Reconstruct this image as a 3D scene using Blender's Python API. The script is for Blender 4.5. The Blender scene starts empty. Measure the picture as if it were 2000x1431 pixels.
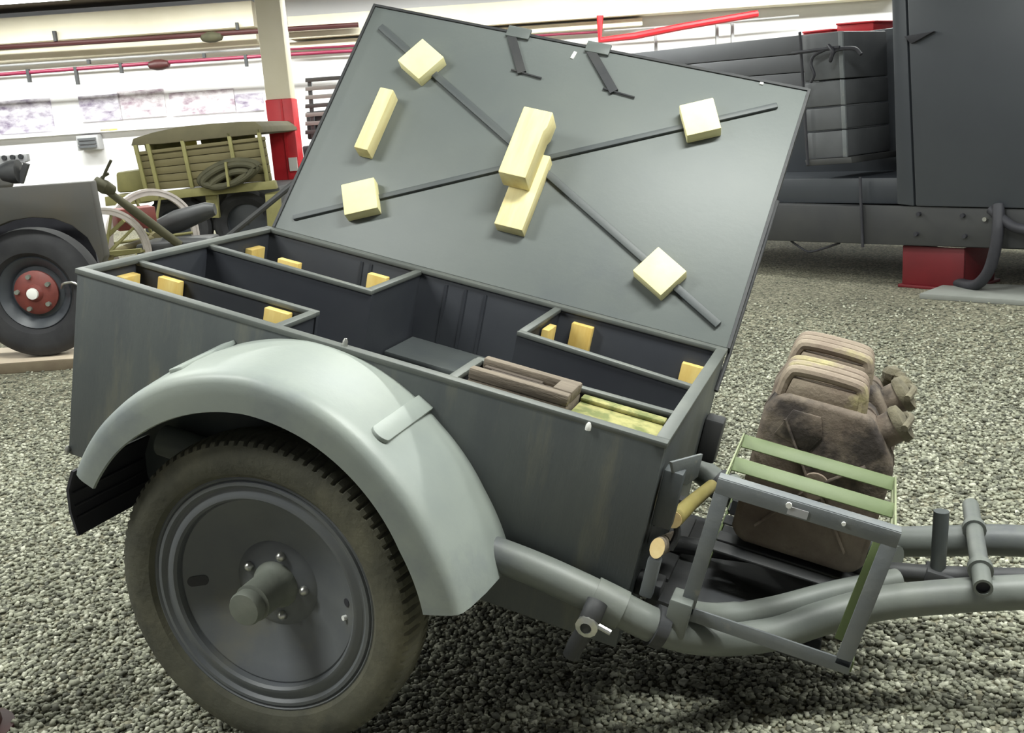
import bpy, bmesh, math, random
import numpy as np
from mathutils import Matrix, Vector

random.seed(7)
rng = np.random.default_rng(11)
scene = bpy.context.scene
col = scene.collection
PI = math.pi

# ------------------------------------------------------------------ camera
CAM = np.array((1.2393, -1.9067, 1.2983))
RW = np.array(((0.9403, 0.3334, -0.0682), (0.0157, -0.2428, -0.9699), (-0.3400, 0.9110, -0.2336)))
FPX = 2040.0
cam_data = bpy.data.cameras.new('camera')
cam_data.sensor_width = 36.0
cam_data.sensor_fit = 'HORIZONTAL'
cam_data.lens = FPX / 2000.0 * 36.0
cam_data.clip_start = 0.02
cam_data.clip_end = 200
cam = bpy.data.objects.new('camera', cam_data)
col.objects.link(cam)
rx, ry, rz = Vector(RW[0]), -Vector(RW[1]), -Vector(RW[2])
rz.normalize()
ry = (ry - rz * ry.dot(rz)).normalized()
rx = ry.cross(rz)
cam.matrix_world = Matrix(((rx.x, ry.x, rz.x, CAM[0]), (rx.y, ry.y, rz.y, CAM[1]),
                           (rx.z, ry.z, rz.z, CAM[2]), (0, 0, 0, 1)))
scene.camera = cam

# ------------------------------------------------------------------ world, exposure
world = bpy.data.worlds.new('world')
scene.world = world
world.use_nodes = True
world.node_tree.nodes['Background'].inputs[0].default_value = (0.93, 0.96, 1.0, 1)
world.node_tree.nodes['Background'].inputs[1].default_value = 0.18
scene.view_settings.view_transform = 'Standard'
scene.view_settings.look = 'None'
scene.view_settings.exposure = 0.9
scene.view_settings.gamma = 1.0
scene.view_settings.use_curve_mapping = False
LAMP_W = 40.0        # watts of each ceiling tube lamp over the vehicles
LAMP_WALL_W = 62.0   # lamps along the wall

# ------------------------------------------------------------------ materials
def mat(name, c1, c2=None, rough=0.6, metal=0.0, scale=6.0, detail=6.0, mix=(0.35, 0.7), bump=0.0, bscale=None,
        c3=None, scale3=2.0, mix3=(0.55, 0.7), stretch=None, spec=0.5, emit=None, estr=0.0):
    m = bpy.data.materials.new(name)
    m.use_nodes = True
    nt = m.node_tree
    b = nt.nodes['Principled BSDF']
    b.inputs['Roughness'].default_value = rough
    b.inputs['Metallic'].default_value = metal
    b.inputs['Specular IOR Level'].default_value = spec
    tc = nt.nodes.new('ShaderNodeTexCoord')
    src = tc.outputs['Object']
    if stretch:
        mp = nt.nodes.new('ShaderNodeMapping')
        mp.inputs['Scale'].default_value = stretch
        nt.links.new(src, mp.inputs['Vector'])
        src = mp.outputs['Vector']

    def noise(sc):
        n = nt.nodes.new('ShaderNodeTexNoise')
        n.inputs['Scale'].default_value = sc
        n.inputs['Detail'].default_value = detail
        n.inputs['Roughness'].default_value = 0.6
        nt.links.new(src, n.inputs['Vector'])
        return n

    def mixer(fac_out, a, bcol, lo, hi):
        r = nt.nodes.new('ShaderNodeMapRange')
        r.inputs['From Min'].default_value = lo
        r.inputs['From Max'].default_value = hi
        nt.links.new(fac_out, r.inputs['Value'])
        mx = nt.nodes.new('ShaderNodeMix')
        mx.data_type = 'RGBA'
        nt.links.new(r.outputs['Result'], mx.inputs['Factor'])
        if isinstance(a, tuple):
            mx.inputs['A'].default_value = (*a, 1)
        else:
            nt.links.new(a, mx.inputs['A'])
        mx.inputs['B'].default_value = (*bcol, 1)
        return mx.outputs['Result']
    c = tuple(c1)
    if c2:
        n1 = noise(scale)
        c = mixer(n1.outputs['Fac'], c, tuple(c2), *mix)
    if c3:
        n3 = noise(scale3)
        c = mixer(n3.outputs['Fac'], c, tuple(c3), *mix3)
    if isinstance(c, tuple):
        b.inputs['Base Color'].default_value = (*c, 1)
    else:
        nt.links.new(c, b.inputs['Base Color'])
    if bump:
        nb = noise(bscale or scale * 4)
        bp = nt.nodes.new('ShaderNodeBump')
        bp.inputs['Strength'].default_value = bump
        bp.inputs['Distance'].default_value = 0.01
        nt.links.new(nb.outputs['Fac'], bp.inputs['Height'])
        nt.links.new(bp.outputs['Normal'], b.inputs['Normal'])
    if emit:
        b.inputs['Emission Color'].default_value = (*emit, 1)
        b.inputs['Emission Strength'].default_value = estr
    return m

M = {}
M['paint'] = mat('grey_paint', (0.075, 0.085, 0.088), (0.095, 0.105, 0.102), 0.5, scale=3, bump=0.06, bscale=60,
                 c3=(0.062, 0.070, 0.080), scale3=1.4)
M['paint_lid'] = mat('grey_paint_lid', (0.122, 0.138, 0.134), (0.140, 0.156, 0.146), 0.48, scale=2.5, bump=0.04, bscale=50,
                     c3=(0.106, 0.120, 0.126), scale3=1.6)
M['paint_side'] = mat('grey_paint_dusty', (0.066, 0.074, 0.077), (0.088, 0.098, 0.094), 0.5, scale=4, bump=0.1, bscale=90,
                      c3=(0.15, 0.148, 0.112), scale3=5.5, mix3=(0.54, 0.80), stretch=(2.6, 1, 0.45))
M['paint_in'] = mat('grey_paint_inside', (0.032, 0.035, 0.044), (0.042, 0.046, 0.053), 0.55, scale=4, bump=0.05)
M['rim_edge'] = mat('worn_grey_edge', (0.095, 0.104, 0.098), (0.125, 0.134, 0.12), 0.5, scale=9)
M['fender'] = mat('dusty_fender_paint', (0.25, 0.28, 0.262), (0.30, 0.33, 0.295), 0.45, scale=4, bump=0.05, bscale=70,
                  c3=(0.185, 0.208, 0.222), scale3=2.5)
M['tyre'] = mat('dusty_tyre_rubber', (0.098, 0.096, 0.070), (0.052, 0.052, 0.040), 0.85, scale=7, bump=0.25, bscale=60,
                c3=(0.15, 0.142, 0.098), scale3=4, mix3=(0.5, 0.7))
M['black_tyre'] = mat('black_tyre_rubber', (0.017, 0.017, 0.02), (0.03, 0.03, 0.032), 0.75, scale=8, bump=0.1)
M['rubber'] = mat('black_rubber', (0.02, 0.02, 0.026), (0.032, 0.032, 0.04), 0.6, scale=10)
M['wheel'] = mat('wheel_grey_paint', (0.10, 0.108, 0.12), (0.13, 0.138, 0.138), 0.5, scale=5, bump=0.06,
                 c3=(0.15, 0.148, 0.125), scale3=4)
M['hub'] = mat('hub_grey_green', (0.15, 0.165, 0.14), (0.19, 0.20, 0.17), 0.55, scale=14, bump=0.1)
M['steel'] = mat('bright_steel', (0.6, 0.6, 0.56), (0.45, 0.45, 0.42), 0.35, 0.9, scale=30)
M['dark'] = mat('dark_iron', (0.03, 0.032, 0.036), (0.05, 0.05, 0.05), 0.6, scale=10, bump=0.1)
M['tube'] = mat('tube_grey_green', (0.125, 0.138, 0.128), (0.16, 0.172, 0.152), 0.5, scale=6, bump=0.08, c3=(0.085, 0.092, 0.105), scale3=3)
M['rack'] = mat('rack_grey_paint', (0.135, 0.148, 0.158), (0.17, 0.182, 0.182), 0.5, scale=12, bump=0.1, c3=(0.22, 0.22, 0.2), scale3=25, mix3=(0.62, 0.72))
M['green'] = mat('green_strap_paint', (0.105, 0.145, 0.055), (0.13, 0.17, 0.07), 0.55, scale=14, bump=0.05)
M['wood_pale'] = mat('pale_yellow_wood', (0.86, 0.79, 0.40), (0.90, 0.85, 0.50), 0.65, scale=10, bump=0.08, stretch=(1, 1, 4))
M['wood_block'] = mat('pine_block_wood', (0.85, 0.77, 0.42), (0.74, 0.62, 0.29), 0.65, scale=7, bump=0.1, stretch=(5, 0.7, 5))
M['wood_cleat'] = mat('orange_yellow_wood', (0.76, 0.58, 0.20), (0.66, 0.44, 0.11), 0.65, scale=8, bump=0.1, stretch=(4, 4, 0.8))
M['wood_old'] = mat('weathered_brown_wood', (0.20, 0.165, 0.125), (0.13, 0.105, 0.08), 0.8, scale=10, bump=0.4, bscale=25, stretch=(0.6, 5, 4))
M['wood_dark'] = mat('dark_grain_wood', (0.055, 0.042, 0.033), (0.085, 0.066, 0.05), 0.85, scale=10, bump=0.3, stretch=(0.6, 5, 4))
M['moss'] = mat('mottled_yellow_green_board', (0.34, 0.32, 0.125), (0.15, 0.17, 0.055), 0.8, scale=22, mix=(0.42, 0.58), bump=0.4, bscale=40,
                c3=(0.40, 0.24, 0.09), scale3=9, mix3=(0.55, 0.68))
M['handle'] = mat('ochre_tool_handle', (0.25, 0.21, 0.065), (0.33, 0.27, 0.10), 0.55, scale=10, stretch=(4, 0.8, 4))
M['endgrain'] = mat('end_grain_wood', (0.62, 0.45, 0.2), (0.7, 0.55, 0.28), 0.6, scale=40)
M['rust'] = mat('rusty_can_paint', (0.115, 0.086, 0.066), (0.20, 0.165, 0.125), 0.75, scale=9, bump=0.35, bscale=40,
                c3=(0.036, 0.028, 0.024), scale3=6, mix3=(0.50, 0.60))
M['rust_top'] = mat('rusty_can_handles', (0.22, 0.17, 0.13), (0.30, 0.25, 0.185), 0.75, scale=9, bump=0.35, bscale=40,
                    c3=(0.42, 0.38, 0.17), scale3=7, mix3=(0.56, 0.70))
M['strap_wire'] = mat('pale_green_edge', (0.30, 0.32, 0.20), (0.22, 0.26, 0.14), 0.55, scale=20)
M['white'] = mat('white_and_glint', (0.8, 0.8, 0.76))  # plain white parts, also the lid's glint spots
M['wall'] = mat('white_wall_plaster', (0.86, 0.85, 0.86), (0.82, 0.81, 0.83), 0.8, scale=1.2)
M['cream'] = mat('cream_concrete', (0.80, 0.74, 0.60), (0.74, 0.68, 0.52), 0.8, scale=1.5)
M['ceil'] = mat('brown_ceiling_boards', (0.10, 0.08, 0.065), (0.075, 0.06, 0.048), 0.9, scale=2)
M['mural'] = mat('faded_violet_picture', (0.70, 0.67, 0.74), (0.20, 0.16, 0.24), 0.8, scale=4.5, mix=(0.40, 0.66), stretch=(1.0, 1, 2.2))
M['mural_pink'] = mat('faded_pink_picture', (0.74, 0.70, 0.74), (0.27, 0.18, 0.24), 0.8, scale=5, mix=(0.42, 0.68), stretch=(1.0, 1, 2.0))
M['pipe_brown'] = mat('brown_red_pipe', (0.055, 0.012, 0.012), rough=0.5)
M['pipe_red'] = mat('red_pipe', (0.20, 0.012, 0.045), rough=0.45)
M['red'] = mat('signal_red_paint', (0.62, 0.02, 0.03), (0.52, 0.015, 0.025), 0.45, scale=4)
M['red_shaded'] = mat('shaded_red_stand', (0.16, 0.009, 0.014), (0.12, 0.008, 0.012), 0.5, scale=4)  # stand's red darkened to carry the shade under the truck
M['post_red'] = mat('dull_dark_red_paint', (0.055, 0.012, 0.01), (0.04, 0.01, 0.009), 0.6, scale=8)
M['grey_light'] = mat('pale_grey_metal', (0.42, 0.42, 0.43), (0.36, 0.36, 0.37), 0.6, scale=5)
M['khaki'] = mat('khaki_olive_boards', (0.135, 0.115, 0.05), (0.105, 0.088, 0.04), 0.75, scale=5, bump=0.1, stretch=(0.5, 1, 3))
M['khaki_light'] = mat('light_khaki_frame', (0.215, 0.20, 0.075), (0.175, 0.16, 0.06), 0.7, scale=7)
M['khaki_roof'] = mat('olive_canvas_roof', (0.12, 0.105, 0.058), (0.095, 0.085, 0.048), 0.85, scale=5, bump=0.1)
M['yellow'] = mat('bright_yellow_board', (0.80, 0.70, 0.18))
M['hose'] = mat('dark_olive_hose', (0.045, 0.043, 0.022), (0.065, 0.06, 0.03), 0.8, scale=10)
M['jeep'] = mat('faded_olive_brown_paint', (0.062, 0.055, 0.043), (0.05, 0.05, 0.048), 0.55, scale=3, bump=0.05)
M['redhub'] = mat('dark_red_hub', (0.20, 0.045, 0.035), (0.14, 0.035, 0.03), 0.5, scale=10)
M['whitewood'] = mat('bare_pale_iron_tyre', (0.55, 0.50, 0.47), (0.42, 0.38, 0.35), 0.5, scale=10)
M['board'] = mat('pale_board', (0.62, 0.52, 0.40), (0.54, 0.45, 0.34), 0.75, scale=6)
M['board_edge'] = mat('brown_board_edge', (0.13, 0.10, 0.065), (0.17, 0.14, 0.09), 0.8, scale=6)
M['truck'] = mat('dark_blue_grey_paint', (0.042, 0.047, 0.056), (0.050, 0.056, 0.064), 0.4, scale=1.5, bump=0.04, bscale=20)
M['truck_b'] = mat('slate_grey_paint', (0.10, 0.103, 0.112), (0.085, 0.088, 0.096), 0.5, scale=2, bump=0.04)
M['truck_box'] = mat('grey_box_paint', (0.11, 0.115, 0.122), (0.09, 0.095, 0.102), 0.5, scale=6)
M['frame'] = mat('black_grey_frame', (0.032, 0.033, 0.036), (0.046, 0.047, 0.046), 0.55, scale=3)
M['slab'] = mat('grey_concrete_slab', (0.25, 0.26, 0.24), (0.21, 0.22, 0.20), 0.85, scale=5, bump=0.1)
M['cloth'] = mat('olive_grey_shrivelled_cloth', (0.19, 0.17, 0.11), (0.09, 0.08, 0.055), 0.85, scale=18, bump=0.6, bscale=40)
M['lamp_body'] = mat('white_lamp_housing', (0.8, 0.8, 0.8), rough=0.4)
M['lamp_tube'] = mat('fluorescent_tube', (0.9, 0.9, 0.9), emit=(0.95, 1.0, 0.96), estr=6.0)

# ------------------------------------------------------------------ mesh helpers
def unit(v):
    v = np.asarray(v, float)
    return v / (np.linalg.norm(v) + 1e-12)

def smooth_path(pts, n=8):
    P = [np.asarray(p, float) for p in pts]
    P = [2 * P[0] - P[1]] + P + [2 * P[-1] - P[-2]]
    out = []
    for i in range(1, len(P) - 2):
        for k in range(n):
            t = k / n
            a, b, c, d = P[i - 1], P[i], P[i + 1], P[i + 2]
            out.append(0.5 * ((2 * b) + (-a + c) * t + (2 * a - 5 * b + 4 * c - d) * t * t + (-a + 3 * b - 3 * c + d) * t ** 3))
    out.append(P[-2])
    return out

class MB:
    def __init__(s):
        s.v, s.f = [], []

    def add(s, verts, faces):
        o = len(s.v)
        s.v += [tuple(map(float, p)) for p in verts]
        s.f += [tuple(i + o for i in f) for f in faces]
        return s

    def box(s, x0, x1, y0, y1, z0, z1):
        v = [(x0, y0, z0), (x1, y0, z0), (x1, y1, z0), (x0, y1, z0), (x0, y0, z1), (x1, y0, z1), (x1, y1, z1), (x0, y1, z1)]
        return s.add(v, [(0, 3, 2, 1), (4, 5, 6, 7), (0, 1, 5, 4), (1, 2, 6, 5), (2, 3, 7, 6), (3, 0, 4, 7)])

    def obox(s, c, ax, ay, az, hx, hy, hz):
        c, ax, ay, az = np.asarray(c, float), unit(ax), unit(ay), unit(az)
        v = [c + ax * hx * i + ay * hy * j + az * hz * k for k in (-1, 1) for (i, j) in ((-1, -1), (1, -1), (1, 1), (-1, 1))]
        return s.add(v, [(0, 3, 2, 1), (4, 5, 6, 7), (0, 1, 5, 4), (1, 2, 6, 5), (2, 3, 7, 6), (3, 0, 4, 7)])

    def bar(s, p0, p1, w, d, up=(0, 0, 1)):
        p0, p1 = np.asarray(p0, float), np.asarray(p1, float)
        a = unit(p1 - p0)
        b = unit(np.cross(up, a))
        return s.obox((p0 + p1) / 2, a, b, np.cross(a, b), np.linalg.norm(p1 - p0) / 2, w / 2, d / 2)

    def prism(s, poly, fn, d0, d1):
        """poly: 2-d outline; fn(u, v, d) gives the 3-d point"""
        n = len(poly)
        v = [fn(a, b, d0) for a, b in poly] + [fn(a, b, d1) for a, b in poly]
        f = [tuple(range(n))[::-1], tuple(range(n, 2 * n))]
        f += [(i, (i + 1) % n, (i + 1) % n + n, i + n) for i in range(n)]
        return s.add(v, f)

    def ring(s, c, ax, prof, n=48, closed=False, amp=None):
        """lathe: prof list of (radius, height along ax)"""
        c, ax = np.asarray(c, float), unit(ax)
        t = np.array((0, 0, 1.0)) if abs(ax[2]) < 0.9 else np.array((1.0, 0, 0))
        e1 = unit(np.cross(t, ax))
        e2 = np.cross(ax, e1)
        v = []
        m = len(prof)
        for i in range(n):
            a = 2 * PI * i / n
            d = e1 * math.cos(a) + e2 * math.sin(a)
            for j, (r, h) in enumerate(prof):
                if amp:
                    r, h = amp(i, j, r, h)
                v.append(c + d * r + ax * h)
        f = []
        for i in range(n):
            k = (i + 1) % n
            for j in range(m if closed else m - 1):
                l = (j + 1) % m
                f.append((i * m + j, k * m + j, k * m + l, i * m + l))
        if not closed:
            if prof[0][0] > 1e-6:
                f.append(tuple(i * m for i in range(n))[::-1])
            if prof[-1][0] > 1e-6:
                f.append(tuple(i * m + m - 1 for i in range(n)))
        return s.add(v, f)

    def cyl(s, p0, p1, r, n=16, r1=None):
        p0, p1 = np.asarray(p0, float), np.asarray(p1, float)
        h = np.linalg.norm(p1 - p0)
        return s.ring(p0, p1 - p0, [(r, 0), (r if r1 is None else r1, h)], n)

    def tube(s, pts, r, n=12, caps=True, flat=None):
        P = [np.asarray(p, float) for p in pts]
        v = []
        prev = None
        for i, p in enumerate(P):
            a = unit(P[min(i + 1, len(P) - 1)] - P[max(i - 1, 0)])
            if prev is None:
                t = np.array((0, 0, 1.0)) if abs(a[2]) < 0.9 else np.array((1.0, 0, 0))
                e1 = unit(np.cross(t, a))
            else:
                e1 = unit(prev - a * np.dot(prev, a))
            prev = e1
            e2 = np.cross(a, e1)
            rr = r[i] if isinstance(r, (list, tuple)) else r
            for k in range(n):
                g = 2 * PI * k / n
                v.append(p + (e1 * math.cos(g) + e2 * math.sin(g) * (flat or 1)) * rr)
        f = []
        for i in range(len(P) - 1):
            for k in range(n):
                l = (k + 1) % n
                f.append((i * n + k, i * n + l, (i + 1) * n + l, (i + 1) * n + k))
        if caps:
            f.append(tuple(range(n))[::-1])
            f.append(tuple((len(P) - 1) * n + k for k in range(n)))
        return s.add(v, f)

    def mesh(s, name, bevel=0.0, seg=2, smooth=True, angle=35):
        me = bpy.data.meshes.new(name)
        me.from_pydata(s.v, [], s.f)
        bm = bmesh.new()
        bm.from_mesh(me)
        bmesh.ops.remove_doubles(bm, verts=bm.verts, dist=1e-6)
        bmesh.ops.recalc_face_normals(bm, faces=bm.faces)
        if bevel:
            es = [e for e in bm.edges if len(e.link_faces) == 2 and e.calc_face_angle(0) > 0.5]
            bmesh.ops.bevel(bm, geom=es, offset=bevel, segments=seg, affect='EDGES', profile=0.5, clamp_overlap=True)
        bm.to_mesh(me)
        bm.free()
        if smooth:
            me.polygons.foreach_set('use_smooth', [True] * len(me.polygons))
            me.set_sharp_from_angle(angle=math.radians(angle))
        return me

def link(name, data, parent=None):
    o = bpy.data.objects.new(name, data)
    col.objects.link(o)
    if parent:
        o.parent = parent
    return o

def obj(name, mb, m, parent=None, bevel=0.0, label=None, **k):
    me = mb.mesh(name, bevel, **k)
    me.materials.append(M[m] if isinstance(m, str) else m)
    o = link(name, me, parent)
    if label:
        o['label'] = label
    return o

def tag(o, label, cat=None, group=None, kind=None):
    o['label'] = label
    if cat:
        o['category'] = cat
    if group:
        o['group'] = group
    if kind:
        o['kind'] = kind
    return o

def thing(name, label, cat, loc=(0, 0, 0), rot=(0, 0, 0), group=None):
    o = link(name, None)
    o.location = loc
    o.rotation_euler = rot
    return tag(o, label, cat, group)

def struct(o):
    o['kind'] = 'structure'
    return o

def copy_part(o, parent, **kw):
    c = o.copy()
    col.objects.link(c)
    c.parent = parent
    for k, v in kw.items():
        setattr(c, k, v)
    return c

class Frame:
    """a vertical plane in the hall: origin on the ground, r along the plane, n away from the viewer"""
    def __init__(s, ox, oy, yaw):
        s.o = np.array((ox, oy, 0.0))
        s.yaw = yaw
        s.r = np.array((math.cos(yaw), math.sin(yaw), 0))
        s.n = np.array((-math.sin(yaw), math.cos(yaw), 0))

    def uv(s, px, py, w=0.0):
        d = RW.T @ np.array(((px - 1000) / FPX, (py - 715) / FPX, 1.0))
        o = s.o + s.n * w
        t = np.dot(o - CAM, s.n) / np.dot(d, s.n)
        p = CAM + d * t - s.o
        return float(np.dot(p, s.r)), float(p[2])

    def p(s, px, py, w=0.0):
        u, z = s.uv(px, py, w)
        return (u, w, z)

    def empty(s, name, label, cat, u=0.0, w=0.0, group=None):
        e = thing(name, label, cat, tuple(s.o + s.r * u + s.n * w), (0, 0, s.yaw), group)
        return e

VIEW_YAW = math.atan2(0.3497, 0.9368)
def facing(D):
    return Frame(CAM[0] - 0.3497 * D, CAM[1] + 0.9368 * D, VIEW_YAW)

# ================================================================== SETTING
# ground
def gravel_base_mat():
    m = bpy.data.materials.new('gravel_ground')
    m.use_nodes = True
    nt = m.node_tree
    b = nt.nodes['Principled BSDF']
    b.inputs['Roughness'].default_value = 0.9
    tc = nt.nodes.new('ShaderNodeTexCoord')
    vo = nt.nodes.new('ShaderNodeTexVoronoi')
    vo.inputs['Scale'].default_value = 75
    nt.links.new(tc.outputs['Object'], vo.inputs['Vector'])
    cr = nt.nodes.new('ShaderNodeValToRGB')
    e = cr.color_ramp.elements
    e[0].position, e[0].color = 0.0, (0.07, 0.07, 0.05, 1)
    e[1].position, e[1].color = 1.0, (0.36, 0.345, 0.25, 1)
    mid = cr.color_ramp.elements.new(0.5)
    mid.color = (0.19, 0.18, 0.125, 1)
    sp = nt.nodes.new('ShaderNodeSeparateColor')
    nt.links.new(vo.outputs['Color'], sp.inputs['Color'])
    nt.links.new(sp.outputs['Red'], cr.inputs['Fac'])
    no = nt.nodes.new('ShaderNodeTexNoise')
    no.inputs['Scale'].default_value = 1.3
    no.inputs['Detail'].default_value = 5
    nt.links.new(tc.outputs['Object'], no.inputs['Vector'])
    mr = nt.nodes.new('ShaderNodeMapRange')
    mr.inputs['From Min'].default_value, mr.inputs['From Max'].default_value = 0.3, 0.7
    mr.inputs['To Min'].default_value, mr.inputs['To Max'].default_value = 0.72, 1.12
    nt.links.new(no.outputs['Fac'], mr.inputs['Value'])
    mx = nt.nodes.new('ShaderNodeMix')
    mx.data_type = 'RGBA'
    mx.blend_type = 'MULTIPLY'
    mx.inputs['Factor'].default_value = 1
    nt.links.new(cr.outputs['Color'], mx.inputs['A'])
    nt.links.new(mr.outputs['Result'], mx.inputs['B'])
    nt.links.new(mx.outputs['Result'], b.inputs['Base Color'])
    bp = nt.nodes.new('ShaderNodeBump')
    bp.inputs['Strength'].default_value = 0.7
    bp.inputs['Distance'].default_value = 0.012
    bp.invert = True
    nt.links.new(vo.outputs['Distance'], bp.inputs['Height'])
    nt.links.new(bp.outputs['Normal'], b.inputs['Normal'])
    return m

M['gravel'] = gravel_base_mat()
fl = obj('floor', MB().box(-24, 20, -6, 30, -0.2, 0.0), 'gravel', smooth=False)
struct(fl)
fl['label'] = 'grey green gravel floor of the hall'

# gravel stones: one mesh, nobody could count them
def gravel_stones():
    # angular stone: a distorted block of twelve triangles
    iv = np.array([(i, j, k) for k in (-1, 1) for j in (-1, 1) for i in (-1, 1)], float) * 0.72
    ifc = np.array([(0, 2, 3), (0, 3, 1), (4, 5, 7), (4, 7, 6), (0, 1, 5), (0, 5, 4), (2, 6, 7), (2, 7, 3), (0, 4, 6), (0, 6, 2), (1, 3, 7), (1, 7, 5)])
    n = 560000
    x = rng.uniform(-4.6, 4.0, n)
    y = rng.uniform(-0.9, 5.6, n)
    # keep what the frame can see (with a margin), denser near the viewer
    P = np.c_[x, y, np.zeros(n)] - CAM
    c = P @ RW.T
    px = 1000 + FPX * c[:, 0] / c[:, 2]
    py = 715 + FPX * c[:, 1] / c[:, 2]
    keep = (px > -250) & (px < 2250) & (py < 1620) & (py > 480)
    dist = np.hypot(P[:, 0], P[:, 1])
    keep &= rng.uniform(0, 1, n) < np.clip(1.35 - 0.165 * dist, 0.0, 1) * np.clip((7.2 - dist) / 2.6, 0.0, 1)
    x, y = x[keep], y[keep]
    n = len(x)
    print('stones', n)
    s = rng.uniform(0.0042, 0.0082, n) * np.where(rng.uniform(0, 1, n) < 0.06, 1.35, 1)
    sc = np.c_[s * rng.uniform(0.9, 1.45, n), s * rng.uniform(0.75, 1.05, n), s * rng.uniform(0.5, 0.8, n)]
    V = iv[None, :, :] * (1 + rng.uniform(-0.38, 0.38, (n, len(iv), 3))) * sc[:, None, :]
    a = rng.uniform(0, 2 * PI, n)
    t = rng.uniform(-0.5, 0.5, n)
    ct, st = np.cos(t)[:, None], np.sin(t)[:, None]
    X, Z = V[:, :, 0] * ct + V[:, :, 2] * st, -V[:, :, 0] * st + V[:, :, 2] * ct
    Y = V[:, :, 1]
    ca, sa = np.cos(a)[:, None], np.sin(a)[:, None]
    W = np.stack((X * ca - Y * sa + x[:, None], X * sa + Y * ca + y[:, None], Z + (s * rng.uniform(0.2, 0.9, n))[:, None]), 2)
    W = W.reshape(-1, 3)
    F = (ifc[None] + (np.arange(n) * len(iv))[:, None, None]).reshape(-1, 3)
    me = bpy.data.meshes.new('gravel_stones')
    me.vertices.add(len(W))
    me.vertices.foreach_set('co', W.astype(np.float32).ravel())
    me.loops.add(F.size)
    me.loops.foreach_set('vertex_index', F.astype(np.int32).ravel())
    me.polygons.add(len(F))
    me.polygons.foreach_set('loop_start', np.arange(0, F.size, 3, dtype=np.int32))
    me.update(calc_edges=True)
    at = me.attributes.new('tone', 'FLOAT', 'POINT')
    tone = np.repeat(rng.uniform(0, 1, n), len(iv))
    at.data.foreach_set('value', tone.astype(np.float32))
    m = bpy.data.materials.new('gravel_stone')
    m.use_nodes = True
    nt = m.node_tree
    b = nt.nodes['Principled BSDF']
    b.inputs['Roughness'].default_value = 0.85
    an = nt.nodes.new('ShaderNodeAttribute')
    an.attribute_name = 'tone'
    cr = nt.nodes.new('ShaderNodeValToRGB')
    els = cr.color_ramp.elements
    els[0].color = (0.10, 0.102, 0.08, 1)
    els[1].color = (0.62, 0.62, 0.50, 1)
    for pos, c in ((0.25, (0.175, 0.176, 0.132, 1)), (0.5, (0.265, 0.272, 0.205, 1)), (0.75, (0.355, 0.358, 0.27, 1)), (0.93, (0.46, 0.46, 0.37, 1))):
        q = els.new(pos)
        q.color = c
    nt.links.new(an.outputs['Fac'], cr.inputs['Fac'])
    nt.links.new(cr.outputs['Color'], b.inputs['Base Color'])
    me.materials.append(m)
    o = link('gravel_stones', me)
    tag(o, 'loose grey green gravel stones covering the hall floor', 'gravel', kind='stuff')
gravel_stones()

# hall shell: wall, ceiling, beams, column
CEIL_Z = 3.22
FW = facing(16.0)
wall = obj('wall_back', MB().box(-14, 14, 0, 0.3, 0, CEIL_Z), 'wall', smooth=False)
wall.location, wall.rotation_euler = FW.o, (0, 0, FW.yaw)
struct(wall)
ceil = obj('ceiling', MB().box(-16, 16, -21, 0.3, CEIL_Z, CEIL_Z + 0.2), 'ceil', smooth=False)
ceil.location, ceil.rotation_euler = FW.o, (0, 0, FW.yaw)
struct(ceil)

def wall_trim(name, px0, py0, px1, py1, h, d, m, w=0.0):
    u0, z0 = FW.uv(px0, py0, w)
    u1, z1 = FW.uv(px1, py1, w)
    z = (z0 + z1) / 2
    o = obj(name, MB().box(u0, u1, w - d, w, z - h / 2, z + h / 2), m)
    o.location, o.rotation_euler = FW.o, (0, 0, FW.yaw)
    return struct(o)

wall_trim('trim_1', -300, 290, 505, 232, 0.05, 0.10, 'wall')
wall_trim('trim_2', -300, 132, 510, 78, 0.16, 0.30, 'cream')
wall_trim('trim_3', -300, 88, 510, 34, 0.34, 0.55, 'cream')
wall_trim('trim_4', 520, 95, 1250, 45, 0.10, 0.25, 'cream')
wall_trim('trim_5', 575, 60, 1750, -25, 0.30, 0.45, 'cream')

# ---- pipes on the wall
def wall_pipe(label, pts, r, m, w=-0.62, hangers=(), hang_m='dark'):
    P = [FW.p(x, y, w) for x, y in pts]
    e = FW.empty('wall_pipe', label, 'pipe')
    obj('pipe', MB().tube(P, r, 10), m, e)
    for x, y, l in hangers:
        q = FW.p(x, y, w)
        obj('hanger', MB().box(q[0] - 0.02, q[0] + 0.02, w - 0.03, w + 0.03, q[2] - l, q[2] + 0.04), hang_m, e)
    return e
pipe_a = wall_pipe('brown red pipe running high along the white wall, upper of the two', [(-300, 111), (0, 92), (300, 74), (600, 54), (700, 48)], 0.035, 'pipe_brown',
          hangers=[(110, 86, -0.18), (465, 64, -0.14)])
pipe_b = wall_pipe('magenta red pipe running below the brown one on the white wall', [(-300, 164), (0, 145), (300, 123), (530, 108), (700, 98)], 0.026, 'pipe_red',
          hangers=[(55, 140, 0.14), (148, 136, 0.2), (236, 128, 0.1), (480, 112, 0.12), (175, 130, -0.1), (400, 118, -0.1)])
wall_pipe('thin pale grey conduit between the two red wall pipes', [(-300, 146), (0, 128), (300, 108), (510, 94)], 0.016, 'grey_light', w=-0.35)
wall_pipe('thick bright red pipe with a bend above the lid', [(1172, 30), (1172, 78), (1240, 70), (1330, 52), (1480, 26)], 0.05, 'red', w=-0.62)
wall_pipe('thin pink red pipe just above the lid hasps', [(560, 96), (1000, 72), (1168, 62)], 0.018, 'pipe_red', w=-0.3)
wall_pipe('thin dark pipe near the lid\'s top left corner', [(540, 56), (900, 42), (1010, 34)], 0.016, 'pipe_brown', w=-0.3)
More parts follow.
